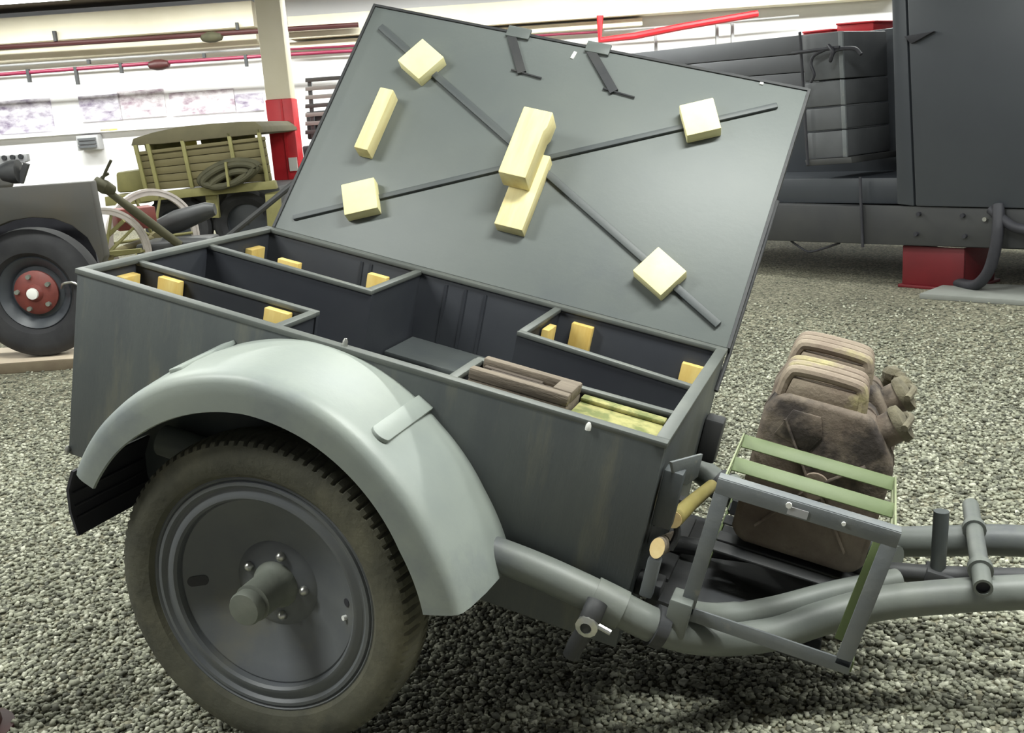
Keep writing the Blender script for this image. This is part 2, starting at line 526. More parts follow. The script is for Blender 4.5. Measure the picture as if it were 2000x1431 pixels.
wall_pipe('thin grey conduit beside the bend of the bright red pipe', [(1180, 60), (1380, 46), (1560, 30)], 0.014, 'grey_light', w=-0.35, hangers=[(1280, 60, 0.5), (1400, 50, 0.6), (1430, 50, 0.6)], hang_m='grey_light')

# ---- oval fittings on the two pipes
for e, x, y, m in ((pipe_a, 413, 72, 'hose'), (pipe_b, 310, 126, 'pipe_brown')):
    q = FW.p(x, y, -0.62)
    obj('pipe_fitting', MB().ring(np.array(q) - (0.16, 0, 0), (1, 0, 0), [(0.0, 0), (0.05, 0.03), (0.075, 0.12), (0.075, 0.2), (0.05, 0.3), (0.0, 0.33)], 14), m, e)

# ---- faded pictures on the wall
for i, (x0, y0, x1, y1, m, lab) in enumerate((
        (0, 190, 96, 262, 'mural', 'faded violet picture panel at the far left of the white wall'),
        (160, 182, 232, 238, 'mural', 'faded grey violet picture panel between two other wall pictures'),
        (236, 172, 318, 232, 'mural_pink', 'faded pink violet picture panel in the middle of the white wall'),
        (335, 172, 455, 226, 'mural_pink', 'faded pink picture panel above the khaki truck roof'),
        (462, 180, 512, 218, 'mural', 'faded violet picture panel beside the red column'))):
    u0, z0 = FW.uv(x0, y1, -0.03)
    u1, z1 = FW.uv(x1, y0, -0.03)
    o = obj('wall_picture', MB().box(u0, u1, -0.03, 0, z0, z1), m, smooth=False)
    o.location, o.rotation_euler = FW.o, (0, 0, FW.yaw)
    tag(o, lab, 'picture', 'faded pictures on the white wall')
# grey vent box on the wall
e = FW.empty('wall_vent', 'pale grey vent box mounted on the white wall', 'vent')
u0, z0 = FW.uv(152, 294, -0.2)
u1, z1 = FW.uv(190, 262, -0.2)
obj('box', MB().box(u0, u1, -0.2, 0, z0, z1), 'grey_light', e, bevel=0.01)
for k in range(3):
    zz = z0 + (z1 - z0) * (0.25 + 0.25 * k)
    obj('slat', MB().box(u0 + 0.03, u1 - 0.03, -0.23, -0.2, zz - 0.02, zz + 0.015), 'truck_box', e)
u0, z0 = FW.uv(196, 256, -0.1)
u1, z1 = FW.uv(229, 250, -0.1)
e = FW.empty('wall_sign', 'small flat yellow plate on the white wall beside the vent', 'sign')
obj('plate', MB().box(u0, u1, -0.1, 0, z0, z1), 'yellow', e)

# ---- column with red lower part
FC = facing(13.0)
e = FC.empty('column', 'white square column with a bright red lower half behind the lid', 'column')
ul, zt = FC.uv(518, 195)
ur, _ = FC.uv(570, 195)
obj('upper_shaft', MB().box(ul + 0.01, ur - 0.01, 0, 0.33, zt, CEIL_Z), 'cream', e, bevel=0.01)
obj('lower_cladding', MB().box(ul, ur, -0.015, 0.345, 0, zt), 'red', e, bevel=0.01)
u0, _ = FC.uv(549, 195)
obj('corner_strip', MB().box(u0 - 0.012, u0 + 0.012, -0.035, -0.015, 0.0, zt), 'red', e)
uu, zz = FC.uv(573, 320, -0.05)
e2 = FC.empty('notice_card', 'small white card fixed to the right side of the red column', 'sign')
obj('card', MB().box(uu - 0.05, uu + 0.05, -0.06, -0.045, zz - 0.08, zz + 0.08), 'white', e2)

# ---- ceiling lamps (real tubes; they carry their own light)
def lamp(Fr, u, w, power, label, length=1.5):
    e = Fr.empty('ceiling_lamp', label, 'lamp', u, w, 'tube lamps under the ceiling')
    z = CEIL_Z
    obj('housing', MB().box(-length / 2, length / 2, -0.13, 0.13, z - 0.06, z - 0.002), 'lamp_body', e, bevel=0.01)
    for k in (-0.06, 0.06):
        obj('tube', MB().cyl((-length / 2 + 0.03, k, z - 0.085), (length / 2 - 0.03, k, z - 0.085), 0.014, 10), 'lamp_tube', e)
    ld = bpy.data.lights.new('lamp_light', 'AREA')
    ld.shape = 'RECTANGLE'
    ld.size, ld.size_y = length, 0.26
    ld.energy = power
    ld.color = (0.97, 1.0, 0.95)
    lo = link('lamp_light', ld, e)
    lo.location = (0, 0, z - 0.105)
    return e
FL = facing(0.0)
ORD = ('first', 'second', 'third', 'fourth', 'fifth', 'sixth', 'seventh')
for i, u in enumerate((-6.2, -2.4, 1.1, 4.2)):
    lamp(FL, u, 1.65, LAMP_W * (1.0, 1.4, 1.75, 1.3)[i], ORD[i] + ' ceiling tube lamp from the left in the row above the trailer\'s near side')
for i, u in enumerate((-6.0, -2.6, 0.8, 4.2)):
    lamp(FL, u, 4.6, LAMP_W, ORD[i] + ' ceiling tube lamp from the left in the row between trailer and dark truck')
for i, u in enumerate((-6.4, -3.0, 0.4, 3.8)):
    lamp(FL, u, 9.0, LAMP_W * 1.5, ORD[i] + ' ceiling tube lamp from the left in the row before the khaki truck')
for i, u in enumerate((-8.4, -6.0, -3.6, -1.2, 1.2, 3.6, 6.0)):
    lamp(FL, u, 14.2, LAMP_WALL_W, ORD[i] + ' ceiling tube lamp from the left in the row along the white wall', 1.8)

# ================================================================== TRAILER
L, W, H, AL = 1.400, 0.803, 0.463, 0.6084
XW, ZW, RT = 0.675, -0.049, 0.35
TILT = math.radians(15)
ca, sa = math.cos(TILT), math.sin(TILT)
loc0 = (-(ca * XW + sa * ZW), 0.0, RT - (-sa * XW + ca * ZW))
TR = thing('cargo_trailer', 'grey two wheeled cargo trailer with its big lid propped open', 'trailer', loc0, (0, TILT, 0))

T = 0.018
obj('side_panel', MB().box(0, L, 0, T, 0, H), 'paint_side', TR, bevel=0.002, label='near side panel with dusty streaks')
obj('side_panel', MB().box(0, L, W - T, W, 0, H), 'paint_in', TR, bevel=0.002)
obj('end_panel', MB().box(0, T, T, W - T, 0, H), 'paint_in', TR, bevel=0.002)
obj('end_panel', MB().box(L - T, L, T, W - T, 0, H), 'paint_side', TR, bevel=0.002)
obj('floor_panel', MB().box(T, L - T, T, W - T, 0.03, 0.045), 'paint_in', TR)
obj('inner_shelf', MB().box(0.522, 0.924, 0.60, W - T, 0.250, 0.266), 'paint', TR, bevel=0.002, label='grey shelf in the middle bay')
# folded rims along the top edges
e_ = 0.004
obj('rim_strip', MB().box(-e_, L + e_, -e_, 0.022, H - 0.006, H + 0.006), 'rim_edge', TR, bevel=0.002)
obj('rim_strip', MB().box(-e_, 0.024, 0.022, W - 0.024, H - 0.006, H + 0.006), 'rim_edge', TR, bevel=0.002)
obj('rim_strip', MB().box(L - 0.024, L + e_, 0.022, W - 0.024, H - 0.006, H + 0.006), 'rim_edge', TR, bevel=0.002)
obj('rim_strip', MB().box(-e_, L + e_, W - 0.024, W + e_, H - 0.006, H + 0.006), 'rim_edge', TR, bevel=0.002)
def partition(p0, p1, th=0.018):
    p0, p1 = np.array(p0), np.array(p1)
    c = (p0 + p1) / 2
    a = unit(np.array((p1[0] - p0[0], p1[1] - p0[1], 0)))
    b = np.array((-a[1], a[0], 0))
    h = np.linalg.norm(p1 - p0) / 2
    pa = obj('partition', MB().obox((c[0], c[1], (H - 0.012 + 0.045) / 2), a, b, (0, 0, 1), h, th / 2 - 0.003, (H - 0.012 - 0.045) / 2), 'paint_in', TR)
    obj('edge_strip', MB().obox((c[0], c[1], H - 0.006), a, b, (0, 0, 1), h, th / 2 + 0.001, 0.006), 'rim_edge', pa, bevel=0.002)
partition((T, 0.192), (0.522, 0.192))
partition((0.513, T), (0.513, 0.183))
partition((T, 0.482), (0.522, 0.474))
partition((0.511, 0.484), (0.511, W - T))
partition((0.934, 0.484), (0.934, W - T))
partition((0.925, 0.478), (L - T, 0.425))
partition((0.933, T), (0.933, 0.184))
partition((0.925, 0.192), (L - T, 0.205))
# wooden cleats inside the compartments
for (x0, x1, y0, y1, z0, z1) in ((0.019, 0.042, 0.110, 0.172, 0.28, 0.437), (0.100, 0.160, 0.160, 0.182, 0.30, 0.447), (0.398, 0.462, 0.160, 0.182, 0.30, 0.447),
                                 (0.019, 0.042, 0.660, 0.730, 0.30, 0.425), (0.185, 0.250, 0.560, 0.582, 0.05, 0.452), (0.425, 0.482, 0.63, 0.655, 0.05, 0.458),
                                 (0.944, 0.964, 0.620, 0.690, 0.30, 0.440), (0.985, 1.045, 0.762, 0.784, 0.28, 0.437), (1.300, 1.362, 0.762, 0.784, 0.20, 0.410)):
    obj('wooden_cleat', MB().box(x0, x1, y0, y1, z0, z1), 'wood_cleat', TR, bevel=0.002, label='yellow wooden cleat inside the box')
# ribs inside far wall
for x in (0.33, 0.36, 0.60, 0.66, 0.72):
    obj('rib', MB().box(x - 0.004, x + 0.004, W - T - 0.003, W - T, 0.05, H - 0.02), 'paint_in', TR)
# small studs on the near rim
for x, y, z in ((0.69, 0.01, H + 0.012), (1.245, -0.004, H - 0.008), (0.0, -0.004, 0.012), (1.28, -0.004, 0.10)):
    obj('stud', MB().ring((x, y, z - 0.008), (0, 0, 1), [(0.0, 0), (0.006, 0.002), (0.006, 0.012), (0.003, 0.018), (0.0, 0.019)], 10), 'white' if x > 1.2 else 'steel', TR)

# ---- lid (local frame: x along, y up the lid, z off its inner face)
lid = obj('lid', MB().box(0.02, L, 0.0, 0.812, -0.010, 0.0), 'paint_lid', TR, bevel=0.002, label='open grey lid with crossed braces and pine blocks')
lid.location = (0, W + 0.004, H + 0.006)
lid.rotation_euler = (PI / 2 - AL, 0, 0)
obj('lid_flange', MB().box(0.02, L, 0.812, 0.820, -0.032, 0.004), 'dark', lid)
obj('lid_flange', MB().box(0.012, 0.02, 0.0, 0.820, -0.032, 0.004), 'dark', lid)
obj('lid_flange', MB().box(L, L + 0.008, 0.0, 0.820, -0.032, 0.002), 'dark', lid)
def lidbar(a, b, w, d, m, name='brace_bar'):
    return obj(name, MB().bar((a[0], a[1], d / 2), (b[0], b[1], d / 2), w, d), m, lid, bevel=0.002)
lidbar((0.070, 0.740), (1.362, 0.054), 0.022, 0.012, 'paint')
lidbar((0.066, 0.043), (0.69, 0.393), 0.016, 0.010, 'paint')
lidbar((0.715, 0.405), (1.332, 0.744), 0.016, 0.010, 'paint')
d1 = unit((1.292, -0.686, 0))
d2 = unit((1.266, 0.701, 0))
Zv = np.array((0, 0, 1.0))
for (cx, cy), d, hx, hy, h in (((0.262, 0.636), d1, 0.052, 0.052, 0.042), ((1.139, 0.636), d2, 0.049, 0.052, 0.042),
                               ((0.257, 0.147), d2, 0.051, 0.052, 0.042), ((1.171, 0.149), d1, 0.054, 0.049, 0.042)):
    nrm = np.cross(Zv, d)
    o = obj('wooden_block', MB().obox((cx, cy, h / 2), d, nrm, Zv, hx, hy, h / 2), 'wood_pale', lid, bevel=0.003, label='square pale pine block clamping a brace')
obj('wooden_block', MB().box(0.182, 0.228, 0.290, 0.505, 0.0, 0.055), 'wood_block', lid, bevel=0.004, label='long upright pine stick')
obj('wooden_block', MB().box(0.680, 0.766, 0.165, 0.410, 0.0, 0.0445), 'wood_block', lid, bevel=0.003, label='thin pine base board at the crossing')
obj('wooden_block', MB().prism([(0.663, 0.286), (0.746, 0.286), (0.746, 0.44), (0.752, 0.455), (0.752, 0.505), (0.663, 0.505)], lambda u, v, d: (u, v, d), 0.045, 0.122), 'wood_block', lid, bevel=0.004, label='thick pine block at the crossing')
for x, xs in ((0.478, 0.588), (0.735, 0.880)):
    hb = obj('hasp', MB().box(x, x + 0.075, 0.795, 0.832, 0.002, 0.012), 'paint_lid', lid, bevel=0.002)
    obj('hasp_strap', MB().bar((x + 0.018, 0.80, 0.006), (xs - 0.014, 0.680, 0.006), 0.026, 0.008), 'dark', hb)
    obj('hasp_pin', MB().cyl((xs - 0.05, 0.684, 0.006), (xs + 0.05, 0.676, 0.006), 0.003, 8), 'dark', hb)
obj('glint_spot', MB().bar((0.708, 0.79, 0.002), (0.704, 0.765, 0.002), 0.010, 0.004), 'white', lid)  # glints on the lid, modelled as small white pieces
obj('glint_spot', MB().box(1.265, 1.275, 0.803, 0.81, 0.0, 0.004), 'white', lid)
# hinge barrels
for x in (0.2, 0.7, 1.2):
    obj('hinge', MB().cyl((x - 0.05, W + 0.010, H - 0.006), (x + 0.05, W + 0.010, H - 0.006), 0.008, 10), 'paint', TR)
obj('lid_stay', MB().tube([(1.405, W - 0.05, H - 0.1), (1.407, W + 0.03, H - 0.02), (1.412, W + 0.46 * math.sin(AL), H + 0.46 * math.cos(AL))], 0.006, 8), 'dark', TR)

# ---- wheel (built at the near side, copied to the far side)
def build_wheel(parent):
    C = (0, 0, 0)
    ax = (0, -1, 0)         # outwards; heights below are distances outwards from the tyre's mid plane
    # pressed steel disc and rim
    prof = [(0.040, -0.008), (0.085, -0.010), (0.098, -0.016), (0.12, -0.010), (0.15, -0.001), (0.18, 0.014), (0.200, 0.027), (0.209, 0.031), (0.213, 0.030), (0.214, 0.044), (0.219, 0.050),
            (0.228, 0.050), (0.236, 0.045), (0.242, 0.045), (0.248, 0.052), (0.255, 0.052), (0.258, 0.047), (0.263, 0.052), (0.268, 0.050), (0.269, 0.036), (0.25, 0.015),
            (0.245, -0.04), (0.262, -0.045), (0.25, -0.05), (0.22, -0.03), (0.12, -0.03), (0.04, -0.025)]
    w = obj('wheel', MB().ring(C, ax, prof, 72, closed=True), 'wheel', parent)
    def lug(i, j, r, h):
        if j in (5, 6, 9, 10, 11):
            if (i % 4) < 1:
                return r - 0.0065, h * 0.97
        return r, h
    tp = [(0.262, 0.046), (0.275, 0.060), (0.300, 0.068), (0.322, 0.066), (0.337, 0.061), (0.345, 0.054), (0.349, 0.028), (0.350, 0.010),
          (0.350, -0.010), (0.349, -0.028), (0.347, -0.04), (0.345, -0.046), (0.338, -0.056), (0.322, -0.064), (0.300, -0.068), (0.275, -0.060), (0.262, -0.046), (0.255, 0.0)]
    obj('tyre', MB().ring(C, ax, tp, 368, closed=True, amp=lug), 'tyre', w, angle=28)
    obj('hub', MB().ring(C, ax, [(0.055, -0.012), (0.052, -0.002), (0.046, 0.006), (0.042, 0.02), (0.041, 0.075), (0.041, 0.082), (0.032, 0.084), (0.032, 0.088),
                                 (0.037, 0.090), (0.037, 0.108), (0.034, 0.114), (0.0, 0.118)], 32), 'hub', w)
    for k in range(5):
        a = math.radians(163 - 77 * k if k < 4 else -127)
        x, z = 0.071 * math.cos(a), 0.071 * math.sin(a)
        obj('wheel_nut', MB().ring((x, 0.012, z), ax, [(0.011, 0), (0.011, 0.006), (0.009, 0.012), (0.004, 0.016), (0.0, 0.017)], 10), 'steel', w)
    # slot and valve hole lie on the sloping dish
    def on_dish(ang, r0, h0, beta, outline, name, m, depth=0.002):
        d = np.array((math.cos(ang), 0, math.sin(ang)))
        o_ = np.array((0, -1.0, 0))
        t = d * math.cos(beta) + o_ * math.sin(beta)
        nn = o_ * math.cos(beta) - d * math.sin(beta)
        tg = np.array((-math.sin(ang), 0, math.cos(ang)))
        c = d * r0 + o_ * h0
        obj(name, MB().prism(outline, lambda u, v, q: c + t * u + tg * v + nn * q, -0.001, depth), m, w)
    oval = [(0.011 * math.cos(t) + math.copysign(0.012, math.cos(t)), 0.012 * math.sin(t)) for t in np.linspace(0.1, 2 * PI + 0.1, 18, endpoint=False)]
    on_dish(math.radians(194), 0.182, 0.0155, 0.50, oval, 'slot', 'rubber')
    circ = [(0.009 * math.cos(t), 0.009 * math.sin(t)) for t in np.linspace(0, 2 * PI, 14, endpoint=False)]
    on_dish(math.radians(12), 0.188, 0.0195, 0.50, circ, 'valve_hole', 'rubber')
    on_dish(math.radians(1), 0.186, 0.018, 0.50, [(0.6 * a_, 0.6 * b_) for a_, b_ in circ], 'valve', 'white', 0.008)
    return w
near_w = build_wheel(TR)
near_w.location = (XW, -0.145, ZW)
far_w = copy_part(near_w, TR, location=(XW, W + 0.145, ZW), rotation_euler=(0, 0, PI))
for ch in list(near_w.children):
    copy_part(ch, far_w)
obj('axle', MB().cyl((XW, -0.12, ZW), (XW, W + 0.12, ZW), 0.026, 16), 'dark', TR)
for y in (0.06, W - 0.06):
    obj('spring_bracket', MB().box(XW - 0.06, XW + 0.06, y - 0.02, y + 0.02, ZW - 0.03, 0.0), 'dark', TR, bevel=0.004)

# ---- fenders
RA = np.array((19, 38, 58, 78, 97, 119, 132, 145, 160.0))
RI = np.array((0.404, 0.398, 0.407, 0.416, 0.422, 0.420, 0.419, 0.421, 0.420))
RR = np.array((0.478, 0.468, 0.471, 0.485, 0.494, 0.492, 0.486, 0.481, 0.472))
def fender(side):
    v, f = [], []
    n = 72
    inner = 0.006
    for i in range(n + 1):
        a = 19 + (160 - 19) * i / n
        ri, rr_ = np.interp(a, RA, RI), np.interp(a, RA, RR)
        prof = [(-0.244, ri - 0.002), (-0.250, ri), (-0.252, ri + (rr_ - ri) * 0.5), (-0.251, rr_ - 0.014), (-0.247, rr_ - 0.003), (-0.238, rr_ + 0.005),
                (-0.215, rr_ + 0.011), (-0.15, rr_ + 0.019), (-0.08, rr_ + 0.022), (0.0, rr_ + 0.020)]
        prof += [(y + (inner if y < -0.2 else 0), r - inner) for y, r in prof[:2:-1]]
        prof += [(-0.246, ri + 0.01)]
        t = math.radians(a)
        for y, r in prof:
            yy = y if side < 0 else W - y
            v.append((XW + r * math.cos(t), yy, ZW + r * math.sin(t)))
        m = len(prof)
    for i in range(n):
        for j in range(m):
            k = (j + 1) % m
            f.append((i * m + j, i * m + k, (i + 1) * m + k, (i + 1) * m + j))
    f.append(tuple(range(m)))
    f.append(tuple(n * m + j for j in range(m))[::-1])
    o = obj('fender', MB().add(v, f), 'fender', TR, angle=50)
    # bracket straps bent over the top
    for (a, y0, y1, hw) in ((64, -0.195, 0.0, 0.021), (120, -0.19, 0.0, 0.018)):
        rr_ = float(np.interp(a, RA, RR))
        b = MB()
        t = math.radians(a)
        er = np.array((math.cos(t), 0, math.sin(t)))
        et = np.array((-math.sin(t), 0, math.cos(t)))
        c = np.array((XW, 0, ZW))
        ya, yb = (y0, y1) if side < 0 else (W - y0, W - y1)
        out = []
        for q in np.linspace(0, PI, 9):
            out.append((-hw * math.cos(q), -math.sin(q) * hw * 0.7))
        poly = [(hw, abs(y1 - y0) )] + [(-hw, abs(y1 - y0))] + out
        sg = 1 if side < 0 else -1
        b.prism(poly, lambda u, vv, d: c + et * u + er * (rr_ + 0.0105 + d + 0.011 * min(1, max(0, (vv)) / 0.1)) + np.array((0, ya + sg * vv, 0)), 0.0, 0.010)
        obj('fender_strap', b, 'fender', o, bevel=0.002)
    # rubber mud flap hanging from the rear end, with raised ribs
    p = MB()
    y0, y1 = (-0.250, 0.0) if side < 0 else (W, W + 0.25)
    sec = [(0.222, 0.118), (0.212, 0.07), (0.222, 0.02), (0.246, -0.03), (0.252, -0.028), (0.229, 0.02), (0.219, 0.07), (0.229, 0.118)]
    p.prism(sec, lambda u, vv, d: (u, d, vv), y0, y1)
    fl_ = obj('mud_flap', p, 'rubber', o, label='black rubber mud flap')
    for (xa, za) in ((0.2205, 0.06), (0.2265, 0.03), (0.235, 0.006)):
        obj('flap_rib', MB().tube([(xa, y0 + 0.01, za), (xa, y1 - 0.01, za)], 0.0035, 8), 'rubber', fl_)
fender(-1)
fender(1)

# ---- chassis tubes: along the box side, then inwards to the drawbar
near_path = [(0.30, -0.045, 0.145), (0.675, -0.045, 0.145), (1.00, -0.045, 0.145), (1.20, -0.045, 0.140), (1.36, -0.038, 0.118), (1.48, -0.01, 0.085), (1.58, 0.05, 0.066),
             (1.69, 0.13, 0.075), (1.78, 0.19, 0.115), (1.88, 0.235, 0.165), (2.00, 0.255, 0.218), (2.16, 0.270, 0.282), (2.45, 0.31, 0.37), (2.75, 0.38, 0.44)]
for s_ in (0, 1):
    P = [(x, y if s_ == 0 else W - y, z) for x, y, z in near_path]
    ch = obj('chassis_tube', MB().tube(smooth_path(P, 8), 0.036, 20), 'tube', TR)
    Q = [(x, y if s_ == 0 else W - y, z) for x, y, z in ((1.335, -0.040, 0.122), (1.40, -0.033, 0.108))]
    obj('tube_sleeve', MB().tube(Q, 0.041, 20), 'tube', ch)
    Q = [(x, y if s_ == 0 else W - y, z) for x, y, z in ((1.462, -0.016, 0.09), (1.485, -0.008, 0.084))]
    obj('tube_clamp', MB().tube(Q, 0.044, 20), 'dark', ch)
    # curved inner stay tube
    Q = [(x, y if s_ == 0 else W - y, z) for x, y, z in ((1.50, 0.02, 0.115), (1.58, 0.09, 0.095), (1.68, 0.17, 0.11), (1.80, 0.26, 0.15), (1.92, 0.34, 0.185))]
    obj('stay_tube', MB().tube(smooth_path(Q, 8), [0.03] * 12 + [0.027] * 21, 14), 'tube', ch)
# tie down shackle under the near tube
sh = obj('shackle', MB().tube(smooth_path([(1.352, -0.072, 0.13), (1.350, -0.088, 0.112), (1.345, -0.092, 0.08), (1.332, -0.090, 0.03), (1.328, -0.088, 0.005)], 6), [0.022] * 13 + [0.018] * 12, 14), 'dark', TR)
obj('shackle_nut', MB().ring((1.348, -0.100, 0.092), (0, -1, -0.1), [(0.022, 0), (0.023, 0.012), (0.012, 0.016), (0.011, 0.010), (0.0, 0.010)], 12), 'steel', sh)
obj('shackle_pin', MB().cyl((1.335, -0.095, 0.10), (1.395, -0.095, 0.088), 0.006, 8), 'steel', sh)
# drawbar end, cross tube, post, rod, prop leg
obj('tow_eye', MB().ring((2.93, W / 2, 0.47), (-0.3, 0, 1), [(0.05 + 0.018 * math.cos(t), 0.018 * math.sin(t)) for t in np.linspace(0, 2 * PI, 12, endpoint=False)], 28, closed=True), 'dark', TR)
obj('tow_shank', MB().tube([(2.68, W / 2, 0.425), (2.89, W / 2, 0.462)], 0.05, 16), 'tube', TR)
cp0, cp1 = np.array((2.052, 0.175, 0.298)), np.array((2.052, 0.60, 0.308))
def along(t):
    return cp0 + (cp1 - cp0) * t
def hollow(p0, p1, r0, r1):
    h = np.linalg.norm(p1 - p0)
    return MB().ring(p0, p1 - p0, [(r1, 0), (r0, 0), (r0, h), (r1, h)], 20, closed=True)
cr = obj('cross_tube', hollow(along(0.0), along(1.0), 0.0185, 0.0135), 'tube', TR)
obj('collar', MB().cyl(along(0.18), along(0.23), 0.025, 20), 'tube', cr)
obj('collar', MB().cyl(along(0.66), along(0.71), 0.025, 20), 'tube', cr)
obj('plug', MB().cyl(along(0.03), along(0.05), 0.0136, 16), 'rubber', cr)
obj('post', MB().cyl((2.004, 0.40, 0.19), (1.967, 0.40, 0.347), 0.0165, 16), 'paint', TR)
obj('post_foot', MB().box(1.975, 2.035, 0.37, 0.43, 0.185, 0.215), 'dark', TR, bevel=0.004)
obj('dark_rod', MB().tube(smooth_path([(1.30, 0.40, 0.05), (1.75, 0.40, 0.14), (2.0, 0.40, 0.20), (2.30, 0.40, 0.30), (2.60, 0.40, 0.40)], 5), 0.021, 12), 'dark', TR)  # dark rod along the middle of the drawbar
# prop leg to the ground, beyond the frame
pl = np.array((2.60, 0.40, 0.38))
ft = np.array((2.60 - 0.268 * 0.27, 0.40, 0.0))
wz = lambda p: -sa * p[0] + ca * p[2] + loc0[2]
hgt = wz(pl)
ft = pl + np.array((sa, 0, -ca)) * hgt
obj('prop_leg', MB().cyl(pl, ft, 0.02, 14), 'dark', TR)

# ---- carrying rack on the drawbar
def angle_bar(p0, p1, w, d, m, parent, name='frame_bar', up=(0, 1, 0)):
    return obj(name, MB().bar(p0, p1, w, d, up), m, parent, bevel=0.0015)
RY = 0.0
rk = angle_bar((1.513, RY, 0.414), (1.856, RY, 0.414), 0.032, 0.006, 'rack', TR, 'carrying_rack')
rk['label'] = 'angle iron rack for the jerry cans'
angle_bar((1.527, RY, 0.400), (1.519, RY, 0.132), 0.030, 0.006, 'rack', rk)
angle_bar((1.842, RY, 0.400), (1.829, RY, 0.132), 0.030, 0.006, 'rack', rk)
angle_bar((1.505, RY, 0.132), (1.845, RY, 0.132), 0.030, 0.006, 'rack', rk)
# returns of the angle profile
angle_bar((1.513, RY + 0.013, 0.430), (1.856, RY + 0.013, 0.430), 0.004, 0.028, 'rack', rk)
angle_bar((1.505, RY + 0.013, 0.118), (1.845, RY + 0.013, 0.118), 0.004, 0.028, 'rack', rk)
# back frame and side rails
for x in (1.524, 1.846):
    angle_bar((x, RY, 0.424), (x, 0.30, 0.424), 0.004, 0.012, 'strap_wire', rk, 'side_rail', up=(0, 0, 1))
    angle_bar((x, RY, 0.398), (x, 0.30, 0.404), 0.004, 0.010, 'strap_wire', rk, 'side_rail', up=(0, 0, 1))
    angle_bar((x, RY, 0.135), (x, 0.64, 0.135), 0.006, 0.024, 'green', rk, 'side_rail', up=(0, 0, 1))
angle_bar((1.838, 0.10, 0.40), (1.822, 0.10, 0.13), 0.024, 0.006, 'green', rk, 'upright')
angle_bar((1.526, 0.135, 0.416), (1.846, 0.135, 0.416), 0.034, 0.004, 'green', rk, 'strap', up=(0, -0.6, 0.8))
angle_bar((1.526, 0.285, 0.416), (1.846, 0.285, 0.416), 0.034, 0.004, 'green', rk, 'strap', up=(0, -0.6, 0.8))
for y in (0.30, 0.36, 0.46, 0.54, 0.62):
    angle_bar((1.524, y, 0.150), (1.846, y, 0.150), 0.05, 0.006, 'dark', rk, 'slat', up=(0, 0, 1))
obj('rivet', MB().cyl((1.652, -0.003, 0.420), (1.652, -0.008, 0.420), 0.006, 8), 'white', rk)
obj('name_plate', MB().box(1.652, 1.690, -0.005, -0.002, 0.402, 0.418), 'grey_light', rk)
obj('rivet', MB().cyl((1.755, -0.003, 0.416), (1.755, -0.007, 0.416), 0.004, 8), 'white', rk)
obj('shade_plate', MB().box(1.42, 1.80, 0.16, 0.66, 0.02, 0.05), 'dark', TR, bevel=0.006)  # dark plate added to stand for the shadow under the cans
# rack bracket on the near tube
obj('rack_bracket', MB().box(1.485, 1.530, -0.03, 0.03, 0.085, 0.165), 'tube', rk, bevel=0.004)

# ---- fittings on the front panel
obj('tool_bracket', MB().prism([(0.0, 0.0), (0.085, 0.0), (0.088, -0.052), (0.06, -0.066), (0.02, -0.04)], lambda u, v, d: (L + 0.012 + d + u * 0.55, 0.02 + u * 1.1, 0.425 + v), 0.0, 0.006), 'rack', TR, bevel=0.001, label='flat steel tool bracket on the front corner')
obj('upright_bar', MB().box(L + 0.005, L + 0.045, 0.035, 0.075, 0.275, 0.40), 'paint', TR, bevel=0.004)
obj('handle_rest', MB().box(L + 0.020, L + 0.046, -0.004, 0.024, 0.135, 0.222), 'rack', TR, bevel=0.004)
obj('tool_clip', MB().tube(smooth_path([(L, 0.10, 0.25), (L + 0.03, 0.11, 0.27), (L + 0.055, 0.10, 0.25), (L + 0.05, 0.09, 0.21)], 5), 0.008, 8), 'dark', TR)
obj('tool_clip', MB().box(L, L + 0.055, 0.06, 0.12, 0.10, 0.135), 'dark', TR, bevel=0.004)
obj('tool_clip', MB().box(L, L + 0.036, 0.40, 0.43, 0.13, 0.19), 'dark', TR, bevel=0.004)
obj('front_step', MB().box(L, L + 0.05, 0.25, 0.62, 0.02, 0.06), 'dark', TR, bevel=0.004)
obj('lamp_bracket', MB().box(L, L + 0.05, W - 0.10, W - 0.04, 0.18, 0.30), 'frame', TR, bevel=0.008)

# things held by the trailer: parented frames follow the same tilt
def tilted(name, label, cat, group=None):
    return thing(name, label, cat, loc0, (0, TILT, 0), group)
h1 = tilted('tool_handle', 'long ochre wooden tool handle clipped across the trailer front', 'tool')
obj('shaft', MB().tube([(L + 0.042, 0.092, 0.276), (L + 0.052, 0.28, 0.240), (L + 0.066, 0.60, 0.165)], [0.0185, 0.017, 0.016], 14), 'handle', h1)
obj('butt', MB().tube([(L + 0.0418, 0.088, 0.2768), (L + 0.042, 0.092, 0.276)], 0.0175, 14), 'endgrain', h1)
h2 = tilted('tool_handle', 'short wooden tool handle with its pale round end facing out', 'tool')
obj('shaft', MB().tube([(L + 0.034, -0.008, 0.252), (L + 0.030, 0.30, 0.13)], 0.015, 16, flat=1.45), 'wood_old', h2)
obj('butt', MB().tube([(L + 0.0341, -0.012, 0.2536), (L + 0.034, -0.008, 0.252)], 0.0146, 16, flat=1.45), 'endgrain', h2)

